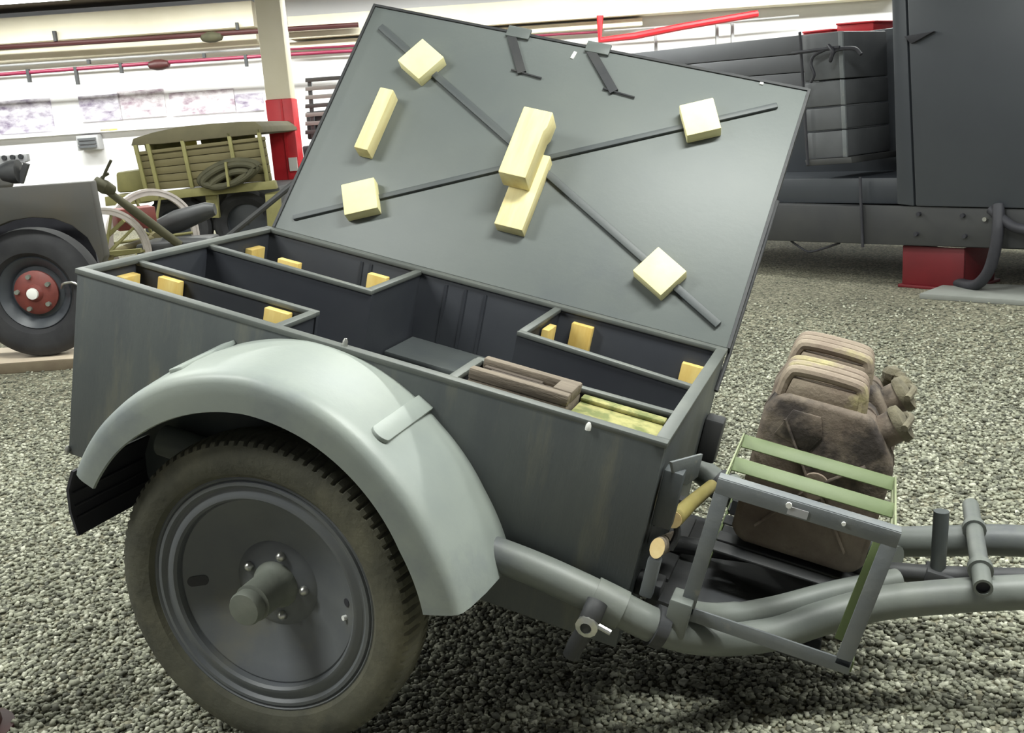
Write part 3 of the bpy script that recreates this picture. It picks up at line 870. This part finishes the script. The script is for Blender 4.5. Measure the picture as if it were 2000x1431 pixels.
# ---- things lying in the near front compartment
wc = tilted('wooden_case', 'weathered brown wooden case with a grooved lid in the front compartment', 'case')
obj('case_body', MB().box(0.956, 1.178, 0.062, 0.172, 0.36, 0.457), 'wood_old', wc, bevel=0.004)
obj('case_rail', MB().box(0.956, 1.178, 0.062, 0.086, 0.457, 0.482), 'wood_old', wc, bevel=0.004)
obj('case_rail', MB().box(0.956, 1.178, 0.148, 0.172, 0.457, 0.482), 'wood_old', wc, bevel=0.004)
obj('case_end', MB().box(1.135, 1.178, 0.087, 0.147, 0.457, 0.484), 'wood_old', wc, bevel=0.004)
for k, (a, b) in enumerate(((0.96, 1.11), (0.985, 1.13), (0.965, 1.10))):
    obj('grooved_slat', MB().box(a, b, 0.091 + 0.019 * k, 0.107 + 0.019 * k, 0.457, 0.470), 'wood_dark', wc, bevel=0.003)
wb = obj('packing_board', MB().box(1.182, 1.372, 0.026, 0.180, 0.412, 0.446), 'moss', bevel=0.006)
wb.location, wb.rotation_euler = loc0, (0, TILT, 0)
obj('raised_edge', MB().box(1.184, 1.370, 0.150, 0.179, 0.4465, 0.456), 'moss', wb, bevel=0.003)
tag(wb, 'mottled yellow green board lying beside the brown wooden case', 'board')
for o_, z_ in ((wc, 0.36), (wb, 0.40)):
    pass
obj('support_ledge', MB().box(0.95, 1.38, 0.02, 0.18, 0.34, 0.355), 'paint_in', TR)
obj('support_ledge', MB().box(1.19, 1.37, 0.04, 0.17, 0.355, 0.411), 'paint_in', TR)

# ---- rusty jerry cans standing in the rack
def jerry_can(label, x0, y0, z0, dep=0.135, yaw=0.0):
    e = tilted('jerry_can', label, 'jerry can', 'rusty jerry cans in the rack')
    wd, hh = 0.293, 0.365
    out = [(0.0, 0.03), (0.012, 0.008), (0.035, 0.0), (wd - 0.035, 0.0), (wd - 0.012, 0.008), (wd, 0.03), (wd, 0.255), (wd - 0.006, 0.275), (0.228, 0.352), (0.215, 0.362), (0.195, hh),
           (0.045, hh), (0.02, hh - 0.008), (0.0, hh - 0.055)]
    mid = dep / 2
    tr = lambda u, v, d: (x0 + u, y0 + d, z0 + v)
    obj('can_shell', MB().prism(out, tr, 0.0, dep), 'rust', e, bevel=0.02, seg=4)
    # welded seam round the middle
    cx, cz = wd / 2, hh / 2
    big = [(cx + (u - cx) * 1.012, cz + (v - cz) * 1.010) for u, v in out]
    obj('weld_seam', MB().prism(big, tr, mid - 0.005, mid + 0.005), 'rust', e, bevel=0.002)
    # pressed ribs of the broad face
    for a, b in (((0.05, 0.05), (0.13, 0.165)), ((0.165, 0.195), (0.235, 0.255)), ((0.05, 0.31), (0.125, 0.195)), ((0.165, 0.165), (0.245, 0.05))):
        obj('pressed_rib', MB().tube([tr(a[0], a[1], 0.001), tr(b[0], b[1], 0.001)], 0.010, 10, flat=0.4), 'rust', e)
    obj('pressed_boss', MB().ring(tr(0.147, 0.18, 0.006), (0, -1, 0), [(0.034, 0), (0.03, 0.01), (0.0, 0.013)], 20), 'rust_top', e)
    obj('pressed_panel', MB().prism([(0.035, 0.27), (0.06, 0.335), (0.12, 0.335), (0.135, 0.29), (0.115, 0.25)], tr, -0.003, 0.004), 'rust', e, bevel=0.003)
    # top plate and three carrying handles running along the top
    obj('top_plate', MB().prism([(0.034, hh - 0.012), (0.19, hh - 0.012), (0.184, hh + 0.034), (0.042, hh + 0.034)], tr, 0.012, dep - 0.012), 'rust_top', e, bevel=0.004)
    for k in range(3):
        yy = 0.024 + (dep - 0.048) * k / 2
        P = [tr(0.025, hh - 0.01, yy), tr(0.032, hh + 0.034, yy), tr(0.055, hh + 0.050, yy), tr(0.165, hh + 0.050, yy), tr(0.188, hh + 0.036, yy), tr(0.196, hh - 0.01, yy)]
        obj('handle', MB().tube(smooth_path(P, 5), 0.013, 10), 'rust_top', e)
    # spout and cap on the sloping shoulder
    n = unit((0.70, 0, 0.71))
    s0 = np.array(tr(0.252, 0.318, mid))
    obj('spout', MB().cyl(s0 - n * 0.01, s0 + n * 0.035, 0.036, 18), 'rust', e)
    obj('cap', MB().ring(s0 + n * 0.033, n, [(0.040, 0), (0.042, 0.006), (0.040, 0.018), (0.02, 0.024), (0.0, 0.025)], 18), 'cloth', e)
    obj('cap_lever', MB().tube(smooth_path([s0 + n * 0.05 + (0, -0.05, 0), s0 + n * 0.066, s0 + n * 0.05 + (0, 0.05, 0), s0 + n * 0.01 + (0, 0.056, 0)], 4), 0.008, 8), 'cloth', e)
    return e
jerry_can('rusty brown jerry can standing right behind the green straps', 1.549, 0.312, 0.172)
jerry_can('rusty brown jerry can behind the front one, its handles higher', 1.551, 0.478, 0.192)
obj('slat', MB().box(1.53, 1.84, 0.49, 0.60, 0.153, 0.19), 'dark', rk)
ragm = MB()
for k in range(26):
    c = np.array((1.792 + random.uniform(-0.01, 0.045), 0.625 + random.uniform(-0.02, 0.05), 0.50 + random.uniform(-0.07, 0.06)))
    r_ = random.uniform(0.014, 0.028)
    ragm.ring(c - (0, 0, r_), (random.uniform(-.6, .6), random.uniform(-.6, .6), 1), [(0, 0), (r_ * 0.8, r_ * 0.4), (r_, r_), (r_ * 0.7, r_ * 1.6), (0, r_ * 1.9)], 8)
rg = tilted('cloth_bundle', 'crumpled olive cloth bundle behind the rear jerry can', 'cloth')
obj('bundle', ragm, 'cloth', rg)

# ================================================================== LEFT BACKGROUND
FG = Frame(0, 0, 0)
def ground(px, py, z=0.0):
    d = RW.T @ np.array(((px - 1000) / FPX, (py - 715) / FPX, 1.0))
    return CAM + d * ((z - CAM[2]) / d[2])

# ---- military car on a board
FJ = facing(6.15)
car = FJ.empty('military_car', 'dusty olive military car at the left edge, front wheel and fender showing', 'car')
def poly(F, pts, w=0.0):
    return [F.uv(x, y, w) for x, y in pts]
loc = lambda u, v, d: (u, d, v)
fend = poly(FJ, [(-420, 430), (-420, 395), (-60, 372), (60, 362), (176, 353), (186, 410), (204, 500), (196, 520), (188, 497), (170, 464), (140, 440), (105, 427), (62, 424), (20, 431), (-20, 447), (-55, 480), (-75, 540), (-90, 600), (-420, 600)])
obj('fender', MB().prism(fend, loc, 0.0, 0.10), 'jeep', car, bevel=0.01, label='olive brown front fender')
u0, z0 = FJ.uv(67, 572, 0.1)
hood = poly(FJ, [(-420, 300), (-420, 420), (-40, 420), (-22, 366), (-30, 330), (-50, 318)], 0.35)
obj('bonnet', MB().prism(hood, loc, 0.35, 0.7), 'jeep', car, bevel=0.01)
gr = poly(FJ, [(-200, 318), (52, 300), (54, 314), (20, 325), (-200, 340)], 0.3)
obj('grille_guard', MB().prism(gr, loc, 0.30, 0.34), 'grey_light', car, bevel=0.004)
for k in range(6):
    q = FJ.p(-40 + 16 * k, 311 - 1.2 * k, 0.29)
    obj('guard_hole', MB().cyl((q[0], 0.285, q[2]), (q[0], 0.30, q[2]), 0.015, 10), 'dark', car)
q0, q1 = FJ.p(40, 356, 0.2), FJ.p(52, 318, 0.2)
obj('light_bracket', MB().bar(q0, q1, 0.03, 0.03, (0, 1, 0)), 'dark', car)
q = FJ.p(24, 335, 0.2)
obj('headlamp', MB().ring((q[0] - 0.08, 0.2, q[2]), (1, 0, 0), [(0, 0), (0.05, 0.02), (0.07, 0.08), (0.07, 0.12), (0, 0.13)], 16), 'dark', car)
obj('wheel_well', MB().prism(poly(FJ, [(-120, 440), (60, 420), (150, 430), (185, 480), (196, 545), (150, 600), (-120, 640)], 0.32), loc, 0.32, 0.5), 'rubber', car)
Rj = FJ.uv(67 + 128, 572, 0.1)[0] - u0
ztyre = Rj
wj = obj('wheel', MB().ring((u0, 0.16, z0), (0, -1, 0), [(0.02, 0.02), (Rj * 0.16, 0.02), (Rj * 0.2, 0.01), (Rj * 0.40, 0.0), (Rj * 0.44, 0.03), (Rj * 0.52, 0.05), (Rj * 0.55, 0.06), (Rj * 0.57, 0.05), (Rj * 0.57, -0.1), (0.02, -0.1)], 48, closed=True), 'truck', car)
obj('tyre', MB().ring((u0, 0.16, z0), (0, -1, 0), [(Rj * 0.56, 0.05), (Rj * 0.63, 0.085), (Rj * 0.8, 0.10), (Rj * 0.93, 0.085), (Rj * 0.985, 0.06), (Rj, 0.0), (Rj * 0.985, -0.06), (Rj * 0.93, -0.085), (Rj * 0.56, -0.09)], 64, closed=True), 'black_tyre', wj)
obj('hub', MB().ring((u0, 0.14, z0), (0, -1, 0), [(Rj * 0.34, 0.0), (Rj * 0.34, 0.015), (Rj * 0.28, 0.03), (Rj * 0.14, 0.04), (Rj * 0.10, 0.06), (0, 0.06)], 32), 'redhub', wj)
obj('hub_cap', MB().ring((u0, 0.085, z0), (0, -1, 0), [(Rj * 0.09, 0), (Rj * 0.085, 0.02), (0, 0.028)], 20), 'white', wj)
for k in range(5):
    a = 2 * PI * k / 5 + 0.5
    obj('wheel_nut', MB().cyl((u0 + Rj * 0.26 * math.cos(a), 0.12, z0 + Rj * 0.26 * math.sin(a)), (u0 + Rj * 0.26 * math.cos(a), 0.085, z0 + Rj * 0.26 * math.sin(a)), 0.014, 8), 'hub', wj)
obj('chain', MB().tube(smooth_path([(u0 + 0.17, 0.1, z0 + 0.02), (u0 + 0.2, 0.06, z0 + 0.05), (u0 + 0.26, 0.05, z0 + 0.055), (u0 + 0.30, 0.05, z0 + 0.03)], 4), 0.008, 8), 'steel', wj)
# the board the wheel stands on
bt = z0 - Rj
bd = FJ.empty('ramp_board', 'pale flat board under the wheel of the military car', 'board')
uu = FJ.uv(138, 690)[0]
obj('deck', MB().box(-6.0, uu + 0.2, 0.0, 0.5, bt - 0.03, bt - 0.002), 'board', bd, bevel=0.004)
obj('front_edge', MB().box(-6.0, uu + 0.2, -0.03, -0.001, 0, bt - 0.004), 'board_edge', bd, bevel=0.004)

# ---- wooden wheeled gun carriage
FK = facing(8.6)
cg = FK.empty('gun_carriage', 'old wheeled gun carriage with pale rimmed spoked wheels behind the car', 'carriage')
def spoked(cx, cy, rx_px, w, yaw):
    u, z = FK.uv(cx, cy, w)
    R = (FK.uv(cx + rx_px, cy, w)[0] - u) / math.cos(yaw)
    z = R + 0.002
    ax = (math.sin(yaw), -math.cos(yaw), 0)
    hub = obj('wheel', MB().ring((u, w, z), ax, [(0.055, -0.05), (0.06, 0.0), (0.05, 0.06), (0.0, 0.065)], 18), 'khaki', cg)
    obj('rim', MB().ring((u, w, z), ax, [(R * 0.86, -0.018), (R * 0.86, 0.018), (R * 0.95, 0.018), (R * 0.95, -0.018)], 48, closed=True), 'whitewood', hub)
    obj('iron_tyre', MB().ring((u, w, z), ax, [(R * 0.95, -0.024), (R * 0.95, 0.024), (R, 0.024), (R, -0.024)], 48, closed=True), 'whitewood', hub)
    e1 = np.array((math.cos(yaw), math.sin(yaw), 0))
    for k in range(10):
        a = 2 * PI * k / 10
        d = e1 * math.cos(a) + np.array((0, 0, math.sin(a)))
        c = np.array((u, w, z))
        obj('spoke', MB().cyl(c + d * 0.05, c + d * R * 0.88, 0.016, 8, 0.012), 'khaki_light', hub)
    return u, z
a1 = spoked(200, 470, 70, 0.0, 0.75)
a2 = spoked(300, 462, 70, 0.9, 0.75)
obj('axle', MB().cyl((a1[0], 0.0, a1[1]), (a2[0], 0.9, a2[1]), 0.035, 12), 'khaki', cg)
q0, q1 = np.array(FK.p(182, 352, 0.1)), np.array(FK.p(352, 478, 0.3))
obj('trail_beam', MB().tube([q0, (q0 + q1) / 2, q1], [0.02, 0.04, 0.035], 12), 'hose', cg)
obj('cradle', MB().tube([FK.p(185, 355, 0.1), FK.p(205, 365, 0.1), FK.p(222, 372, 0.15)], [0.05, 0.06, 0.04], 12), 'hose', cg)
obj('lever', MB().tube([FK.p(196, 362, 0.1), FK.p(206, 335, 0.1), FK.p(217, 312, 0.1)], 0.012, 8), 'hose', cg)
obj('lever', MB().tube([FK.p(188, 360, 0.15), FK.p(200, 345, 0.15), FK.p(212, 338, 0.15)], 0.012, 8), 'hose', cg)
p0 = FK.p(262, 425, 0.5)
obj('chest', MB().obox((p0[0], 0.5, p0[2]), (math.cos(0.5), math.sin(0.5), 0), (-math.sin(0.5), math.cos(0.5), 0), (0, 0, 1), 0.16, 0.14, 0.09), 'redhub', cg, bevel=0.01)
p0 = FK.p(345, 432, 0.7)
obj('breech', MB().tube([FK.p(310, 446, 0.7), FK.p(350, 430, 0.7), FK.p(405, 410, 0.7), FK.p(420, 408, 0.7)], [0.08, 0.10, 0.075, 0.05], 14), 'frame', cg)
obj('foot_board', MB().bar(FK.p(208, 494, -0.05), FK.p(276, 488, -0.05), 0.05, 0.03), 'khaki_light', cg)
q0, q1 = np.array(FK.p(200, 480, 0.05)), np.array(FK.p(230, 520, 0.05))
obj('brace', MB().bar(FK.p(200, 470, 0.05), FK.p(242, 430, 0.05), 0.03, 0.03), 'khaki_light', cg)
obj('undercarriage', MB().box(a1[0] + 0.15, a1[0] + 0.75, 0.3, 0.8, 0.22, 0.45), 'frame', cg, bevel=0.03)

# ---- khaki truck with bowed canvas roof
FT = facing(11.2)
kt = FT.empty('khaki_truck', 'khaki wooden bodied truck with a bowed canvas roof', 'truck')
rf = poly(FT, [(258, 284), (262, 270), (300, 258), (350, 247), (410, 241), (470, 237), (500, 237), (512, 246), (516, 258), (500, 262), (440, 268), (380, 274), (320, 280)])
obj('roof', MB().prism(rf, loc, -0.04, 1.9), 'khaki_roof', kt, bevel=0.01)
def slab(F, pts, d0, d1, m, name, par, bevel=0.006, label=None):
    return obj(name, MB().prism(poly(F, pts, d0), loc, d0, d1), m, par, bevel=bevel, label=label)
lerp = lambda a, b, t: a + (b - a) * t
# side boards: left edge x 264..283, right edge x 516..536
def edge(t, s):   # t 0..1 left-right, s 0..1 top-bottom of the board field
    xl, yl = lerp(265, 282, s), lerp(302, 372, s)
    xr, yr = lerp(517, 531, s), lerp(272, 352, s)
    return lerp(xl, xr, t), lerp(yl, yr, t)
N = 5
for k in range(N):
    s0, s1 = k / N + 0.006, (k + 1) / N - 0.006
    slab(FT, [edge(0, s0), edge(1, s0), edge(1, s1), edge(0, s1)], 0.0, 0.03, 'khaki', 'side_board', kt)
slab(FT, [edge(0.0, 0.0), edge(1, 0.0), edge(1, 1), edge(0.0, 1)], 0.045, 0.06, 'khaki', 'back_board', kt)
slab(FT, [(266, 296), (516, 266), (517, 273), (266, 303)], -0.02, 0.04, 'khaki', 'top_rail', kt)
for t in (0.0, 0.095, 0.36, 0.72, 0.95):
    x0, y0 = edge(t, -0.28)
    x1, y1 = edge(t, 1.02)
    a, b = FT.p(x0 + 4, y0, -0.02), FT.p(x1 + 4, y1, -0.02)
    obj('stake', MB().bar(a, b, 0.04, 0.04, (0, 1, 0)), 'khaki_light', kt, bevel=0.005)
for t in (0.115, 0.18, 0.245, 0.31, 0.42, 0.545, 0.61, 0.675, 0.74, 0.805, 0.87):
    x0, y0 = edge(t, -0.28)
    x1, y1 = edge(t, 0.0)
    a, b = FT.p(x0 + 4, y0, 0.4), FT.p(x1 + 4, y1, 0.4)
    obj('inner_board', MB().bar(a, b, 0.125, 0.03, (0, 1, 0)), 'yellow' if t == 0.42 else 'khaki_light', kt)
slab(FT, [(270, 378), (535, 352), (540, 368), (275, 394)], -0.05, 0.06, 'khaki_light', 'sill_beam', kt)
slab(FT, [(204, 384), (282, 376), (286, 396), (206, 402)], 0.0, 0.5, 'khaki_light', 'running_board', kt)
slab(FT, [(225, 336), (280, 330), (284, 374), (228, 376)], 0.3, 1.4, 'khaki_light', 'bonnet', kt, bevel=0.03)
for x0, x1, y1 in ((400, 422, 425), (517, 545, 450)):
    slab(FT, [(x0, 378), (x1, 372), (x1 + 6, y1), (x0 + 6, y1)], 0.0, 0.08, 'khaki_light', 'support_leg', kt)
uL, zL = FT.uv(290, 392, 0.1)
uR, zR = FT.uv(540, 362, 0.1)
obj('underframe', MB().box(uL, uR, 0.25, 1.8, 0.30, zR - 0.02), 'frame', kt, bevel=0.02)
for x in (345, 480):
    u, z = FT.uv(x, 420, 0.2)
    rr_ = 0.36
    wv = obj('wheel', MB().ring((u, 0.25, rr_), (0, -1, 0), [(0.03, 0.03), (0.2, 0.0), (0.22, 0.06), (0.22, -0.08), (0.03, -0.08)], 32, closed=True), 'truck', kt)
    obj('tyre', MB().ring((u, 0.25, rr_), (0, -1, 0), [(0.21, 0.06), (0.27, 0.09), (rr_ - 0.03, 0.08), (rr_, 0.04), (rr_, -0.04), (rr_ - 0.03, -0.08), (0.21, -0.08)], 40, closed=True), 'black_tyre', wv)
e = FT.empty('hose_coil', 'dark coiled hose hung on the side of the khaki truck', 'hose')
cu, cz = FT.uv(447, 338, -0.1)
ex = FT.uv(505, 334, -0.1)[0] - cu
for k in range(4):
    P = []
    for t in np.linspace(0, 2 * PI, 28, endpoint=False):
        P.append((cu + (ex * (1.0 - 0.13 * k)) * math.cos(t), -0.105 - 0.03 * (k % 2), cz + 0.055 * math.cos(t) + (0.115 - 0.02 * k) * math.sin(t) * (1 - 0.25 * abs(math.cos(t)) ** 2) - 0.02 * k))
    P.append(P[0])
    obj('loop', MB().tube(P, 0.035, 10, caps=False), 'hose', e)
obj('tie', MB().box(cu - 0.012, cu + 0.012, -0.19, -0.062, cz - 0.13, cz + 0.12), 'khaki_light', e)

# ---- slatted grey trailer far behind the lid's left edge
FS = facing(14.0)
st = FS.empty('slatted_trailer', 'distant grey slatted trailer behind the lid, right of the column', 'trailer')
for k in range(7):
    y0 = 152 + 17 * k
    slab(FS, [(596, y0), (760, y0 - 12), (760, y0 - 4), (596, y0 + 8)], 0.0, 0.04, 'truck_b' if k % 3 == 0 else 'grey_light', 'slat', st, bevel=0.004)
for x in (600, 680, 755):
    slab(FS, [(x, 156), (x + 8, 156), (x + 18, 290), (x + 10, 290)], 0.04, 0.09, 'truck_b', 'post', st)
slab(FS, [(590, 285), (770, 270), (780, 345), (598, 352)], -0.05, 0.9, 'truck', 'chassis', st, bevel=0.02)
slab(FS, [(597, 218), (680, 210), (684, 268), (601, 272)], 0.1, 0.6, 'frame', 'crate', st, bevel=0.02)
u, z = FS.uv(640, 360, 0.0)
for du in (0, 1.0):
    wv = obj('wheel', MB().ring((u + du, 0.2, 0.38), (0, -1, 0), [(0.03, 0.02), (0.2, 0.0), (0.22, 0.05), (0.22, -0.08), (0.03, -0.08)], 32, closed=True), 'truck', st)
    obj('tyre', MB().ring((u + du, 0.2, 0.38), (0, -1, 0), [(0.21, 0.06), (0.27, 0.09), (0.35, 0.08), (0.38, 0.04), (0.38, -0.04), (0.35, -0.08), (0.21, -0.08)], 40, closed=True), 'black_tyre', wv)
FP_ = facing(10.3)
tp_ = FP_.empty('steel_pole', 'dark slanting steel pole behind the far rear corner of the trailer', 'pole')
ua, za = FP_.uv(425, 478)
ub, zb_ = FP_.uv(556, 372)
sl_ = (zb_ - za) / (ub - ua)
obj('shaft', MB().tube([(ua - za / sl_ + 0.02, 0.0, 0.012), (ub, 0.0, zb_), (ub + 0.3, 0.0, zb_ + 0.3 * sl_)], 0.03, 10), 'frame', tp_)
obj('prop', MB().tube([(ub + 0.3, 0.02, zb_ + 0.3 * sl_), (ub + 0.3, 0.35, 0.0)], 0.02, 10), 'frame', tp_)
# ================================================================== RIGHT BACKGROUND: dark truck
YT = math.radians(-30.43)
FB = Frame(0.386, 5.951, YT)
dt = FB.empty('dark_truck', 'large dark blue grey box bodied truck on the right', 'truck')
slab(FB, [(1765, -160), (2250, -200), (2250, 412), (1788, 402)], 0.0, 1.9, 'truck', 'body_panel', dt, bevel=0.01)
slab(FB, [(1737, -160), (1762, -160), (1785, 402), (1752, 398)], 0.006, 1.9, 'truck', 'corner_panel', dt, bevel=0.008)
slab(FB, [(1380, 350), (1760, 346), (1765, 398), (1380, 394)], 0.12, 1.9, 'truck', 'lower_panel', dt, bevel=0.008)
slab(FB, [(1100, 122), (1600, 72), (1850, 40), (1860, 350), (1100, 352)], 0.72, 1.9, 'truck', 'bay_panel', dt, bevel=0.008)
# long grey bonnet side made of three pressed panels
bx = [(1100, 118, 158), (1600, 64, 104)]
for k, (a, b) in enumerate(((0.0, 0.30), (0.31, 0.60), (0.61, 1.0))):
    def yy(x, t):
        top = lerp(118, 64, (x - 1100) / 500)
        bot = lerp(215, 186, (x - 1100) / 500)
        return lerp(top, bot, t)
    slab(FB, [(1100, yy(1100, a)), (1600, yy(1600, a)), (1600, yy(1600, b)), (1100, yy(1100, b))], 0.66, 0.72, 'truck_b', 'pressed_panel', dt, bevel=0.006)
slab(FB, [(1100, 118), (1600, 64), (1600, 70), (1100, 124)], 0.72, 1.9, 'truck_b', 'bonnet_top', dt)
# chassis beam with bolts
slab(FB, [(1300, 392), (2250, 416), (2250, 496), (1300, 462)], 0.05, 0.20, 'frame', 'chassis_beam', dt, bevel=0.01)
slab(FB, [(1684, 400), (2250, 414), (2250, 492), (1684, 476)], 0.02, 0.05, 'frame', 'beam_plate', dt, bevel=0.004)
for x, y in ((1796, 417), (1882, 420), (1791, 456), (1886, 460), (1926, 427)):
    q = FB.p(x, y, 0.02)
    obj('bolt', MB().cyl((q[0], 0.02, q[2]), (q[0], -0.004, q[2]), 0.014, 8), 'steel' if x > 1900 else 'rubber', dt)
obj('cable', MB().tube([FB.p(1680, 345, 0.03), FB.p(1682, 410, 0.01), FB.p(1685, 482, 0.01)], 0.01, 8), 'rubber', dt)
obj('cable', MB().tube(smooth_path([FB.p(1545, 470, 0.1), FB.p(1565, 484, 0.1), FB.p(1582, 491, 0.1), FB.p(1610, 484, 0.1), FB.p(1640, 474, 0.1)], 5), 0.008, 8), 'rubber', dt)
obj('hose', MB().tube(smooth_path([FB.p(1950, 400, 0.0), FB.p(1950, 440, -0.05), FB.p(1944, 485, -0.06), FB.p(1930, 530, -0.05), FB.p(1905, 556, 0.0), (FB.p(1870, 566, 0.1)[0], 0.1, 0.05)], 5), 0.035, 12), 'rubber', dt)
obj('hose', MB().tube(smooth_path([FB.p(1935, 408, 0.0), FB.p(1975, 440, -0.04), FB.p(2010, 450, -0.04), FB.p(2080, 470, 0.0)], 5), 0.03, 12), 'rubber', dt)
q = FB.p(1784, 72, 0.0)
obj('door_latch', MB().prism([(0, 0), (0.2, 0.01), (0.09, -0.035), (0.05, -0.05)], lambda u, v, d: (q[0] - 0.05 + u, d, q[2] + 0.01 + v), -0.03, 0.0), 'rubber', dt, bevel=0.003)
# stowage boxes stacked in the bay
for k, (a, b) in enumerate(((0.0, 0.375), (0.385, 0.585), (0.595, 0.775), (0.785, 1.0))):
    yl = lambda t: lerp(66, 314, t)
    pts = [(1566 + 12 * a, lerp(68, 312, a)), (1641 + 10 * a, lerp(60, 306, a)), (1641 + 10 * b, lerp(60, 306, b)), (1566 + 12 * b, lerp(68, 312, b))]
    bo = slab(FB, pts, 0.03, 0.60, 'truck_box', 'stowage_box', dt, bevel=0.012, label='grey stowage box in the bay')
    obj('side_lip', MB().prism(poly(FB, [(1637 + 10 * a, lerp(60, 306, a)), (1645 + 10 * a, lerp(60, 306, a)), (1645 + 10 * b, lerp(60, 306, b)), (1637 + 10 * b, lerp(60, 306, b))], 0.02), loc, 0.015, 0.035), 'rack', bo, bevel=0.003)
slab(FB, [(1572, 312), (1662, 306), (1664, 318), (1574, 324)], 0.0, 0.62, 'frame', 'bay_shelf', dt, bevel=0.006)
hk = obj('hook_rod', MB().tube([FB.p(1546, 104, -0.06), FB.p(1590, 98, -0.06), FB.p(1640, 92, -0.04)], 0.012, 8), 'rubber', dt)
obj('hook', MB().tube(smooth_path([FB.p(1612, 96, -0.05), FB.p(1590, 108, -0.06), FB.p(1584, 125, -0.06), FB.p(1590, 145, -0.06), FB.p(1584, 160, -0.05)], 5), 0.011, 8), 'rubber', hk)
obj('hook', MB().tube(smooth_path([FB.p(1618, 88, -0.05), FB.p(1626, 100, -0.07), FB.p(1622, 118, -0.06), FB.p(1632, 98, -0.04), FB.p(1668, 94, 0.0), FB.p(1682, 106, 0.0)], 5), 0.013, 8), 'rubber', hk)
obj('bay_rod', MB().tube([FB.p(1562, 62, 0.0), FB.p(1570, 190, 0.0), FB.p(1578, 322, 0.0)], 0.010, 8), 'rubber', dt)
# cab side behind: closed underneath with far wheels
obj('underbody', MB().box(FB.uv(1300, 430, 0.3)[0], FB.uv(2250, 430, 0.3)[0], 0.25, 1.8, 0.36, FB.uv(1760, 398, 0.0)[1]), 'frame', dt, bevel=0.02)
# red boxes on the bonnet
for (x0, x1, y0, y1, lab, w0) in ((1568, 1624, 58, 68, 'low red box on top of the dark truck bonnet', 0.80), (1634, 1706, 42, 64, 'taller bright red box beside the low one on the dark truck', 0.80)):
    e = FB.empty('red_box', lab, 'box')
    slab(FB, [(x0, y0 + 4), (x1, y0 - 2), (x1, y1), (x0, y1 + 4)], w0, w0 + 0.3, 'red', 'case', e, bevel=0.01)
    slab(FB, [(x0 - 2, y0 + 3), (x1 + 2, y0 - 3), (x1 + 2, y0 + 1), (x0 - 2, y0 + 7)], w0 - 0.02, w0 + 0.32, 'red', 'lid', e, bevel=0.006)
# red support stand under the beam
su0, su1 = FB.uv(1762, 540, 0.07)[0], FB.uv(1882, 540, 0.07)[0]
ln = su1 - su0
so = FB.o + FB.r * su0 + FB.n * 0.07
rs = thing('support_stand', 'red steel support stand under the dark truck\'s chassis beam', 'stand', (so[0], so[1], 0), (0, 0, FB.yaw))
zA, zB = FB.uv(1300, 462, 0.05), FB.uv(2250, 496, 0.05)
zb = min(zA[1] + (zB[1] - zA[1]) * (u_ - zA[0]) / (zB[0] - zA[0]) for u_ in (su0, su1)) - 0.003
obj('front_plate', MB().box(0.0, ln, 0.0, 0.02, 0.02, zb), 'red_shaded', rs, bevel=0.004)
obj('side_plate', MB().box(ln - 0.02, ln, 0.021, 0.42, 0.02, zb), 'red_shaded', rs, bevel=0.004)
obj('side_plate', MB().box(0.0, 0.02, 0.021, 0.42, 0.02, zb), 'red_shaded', rs, bevel=0.004)
obj('base_plate', MB().box(-0.02, ln + 0.02, -0.02, 0.46, 0.0, 0.02), 'red_shaded', rs, bevel=0.004)
# concrete slab
c4 = [ground(1795, 583), ground(1850, 562), ground(2300, 574), ground(2300, 618)]
sb = obj('concrete_slab', MB().prism([(p[0], p[1]) for p in c4], lambda u, v, d: (u, v, d), 0.0, 0.035), 'slab', bevel=0.006)
tag(sb, 'flat grey concrete slab on the gravel below the dark truck', 'slab')
# dark red post at the near left corner
pb = ground(-62, 1436)
rp = thing('red_post', 'dark red post at the lower left corner of the picture', 'post', (pb[0], pb[1], 0))
obj('foot', MB().ring((0, 0, 0), (0, 0, 1), [(0.10, 0), (0.10, 0.012), (0.075, 0.02), (0.066, 0.10), (0.0, 0.101)], 24), 'post_red', rp)
obj('shaft', MB().ring((0, 0, 0.10), (0, 0, 1), [(0.055, 0), (0.05, 0.12), (0.048, 0.6), (0.0, 0.605)], 24), 'post_red', rp)
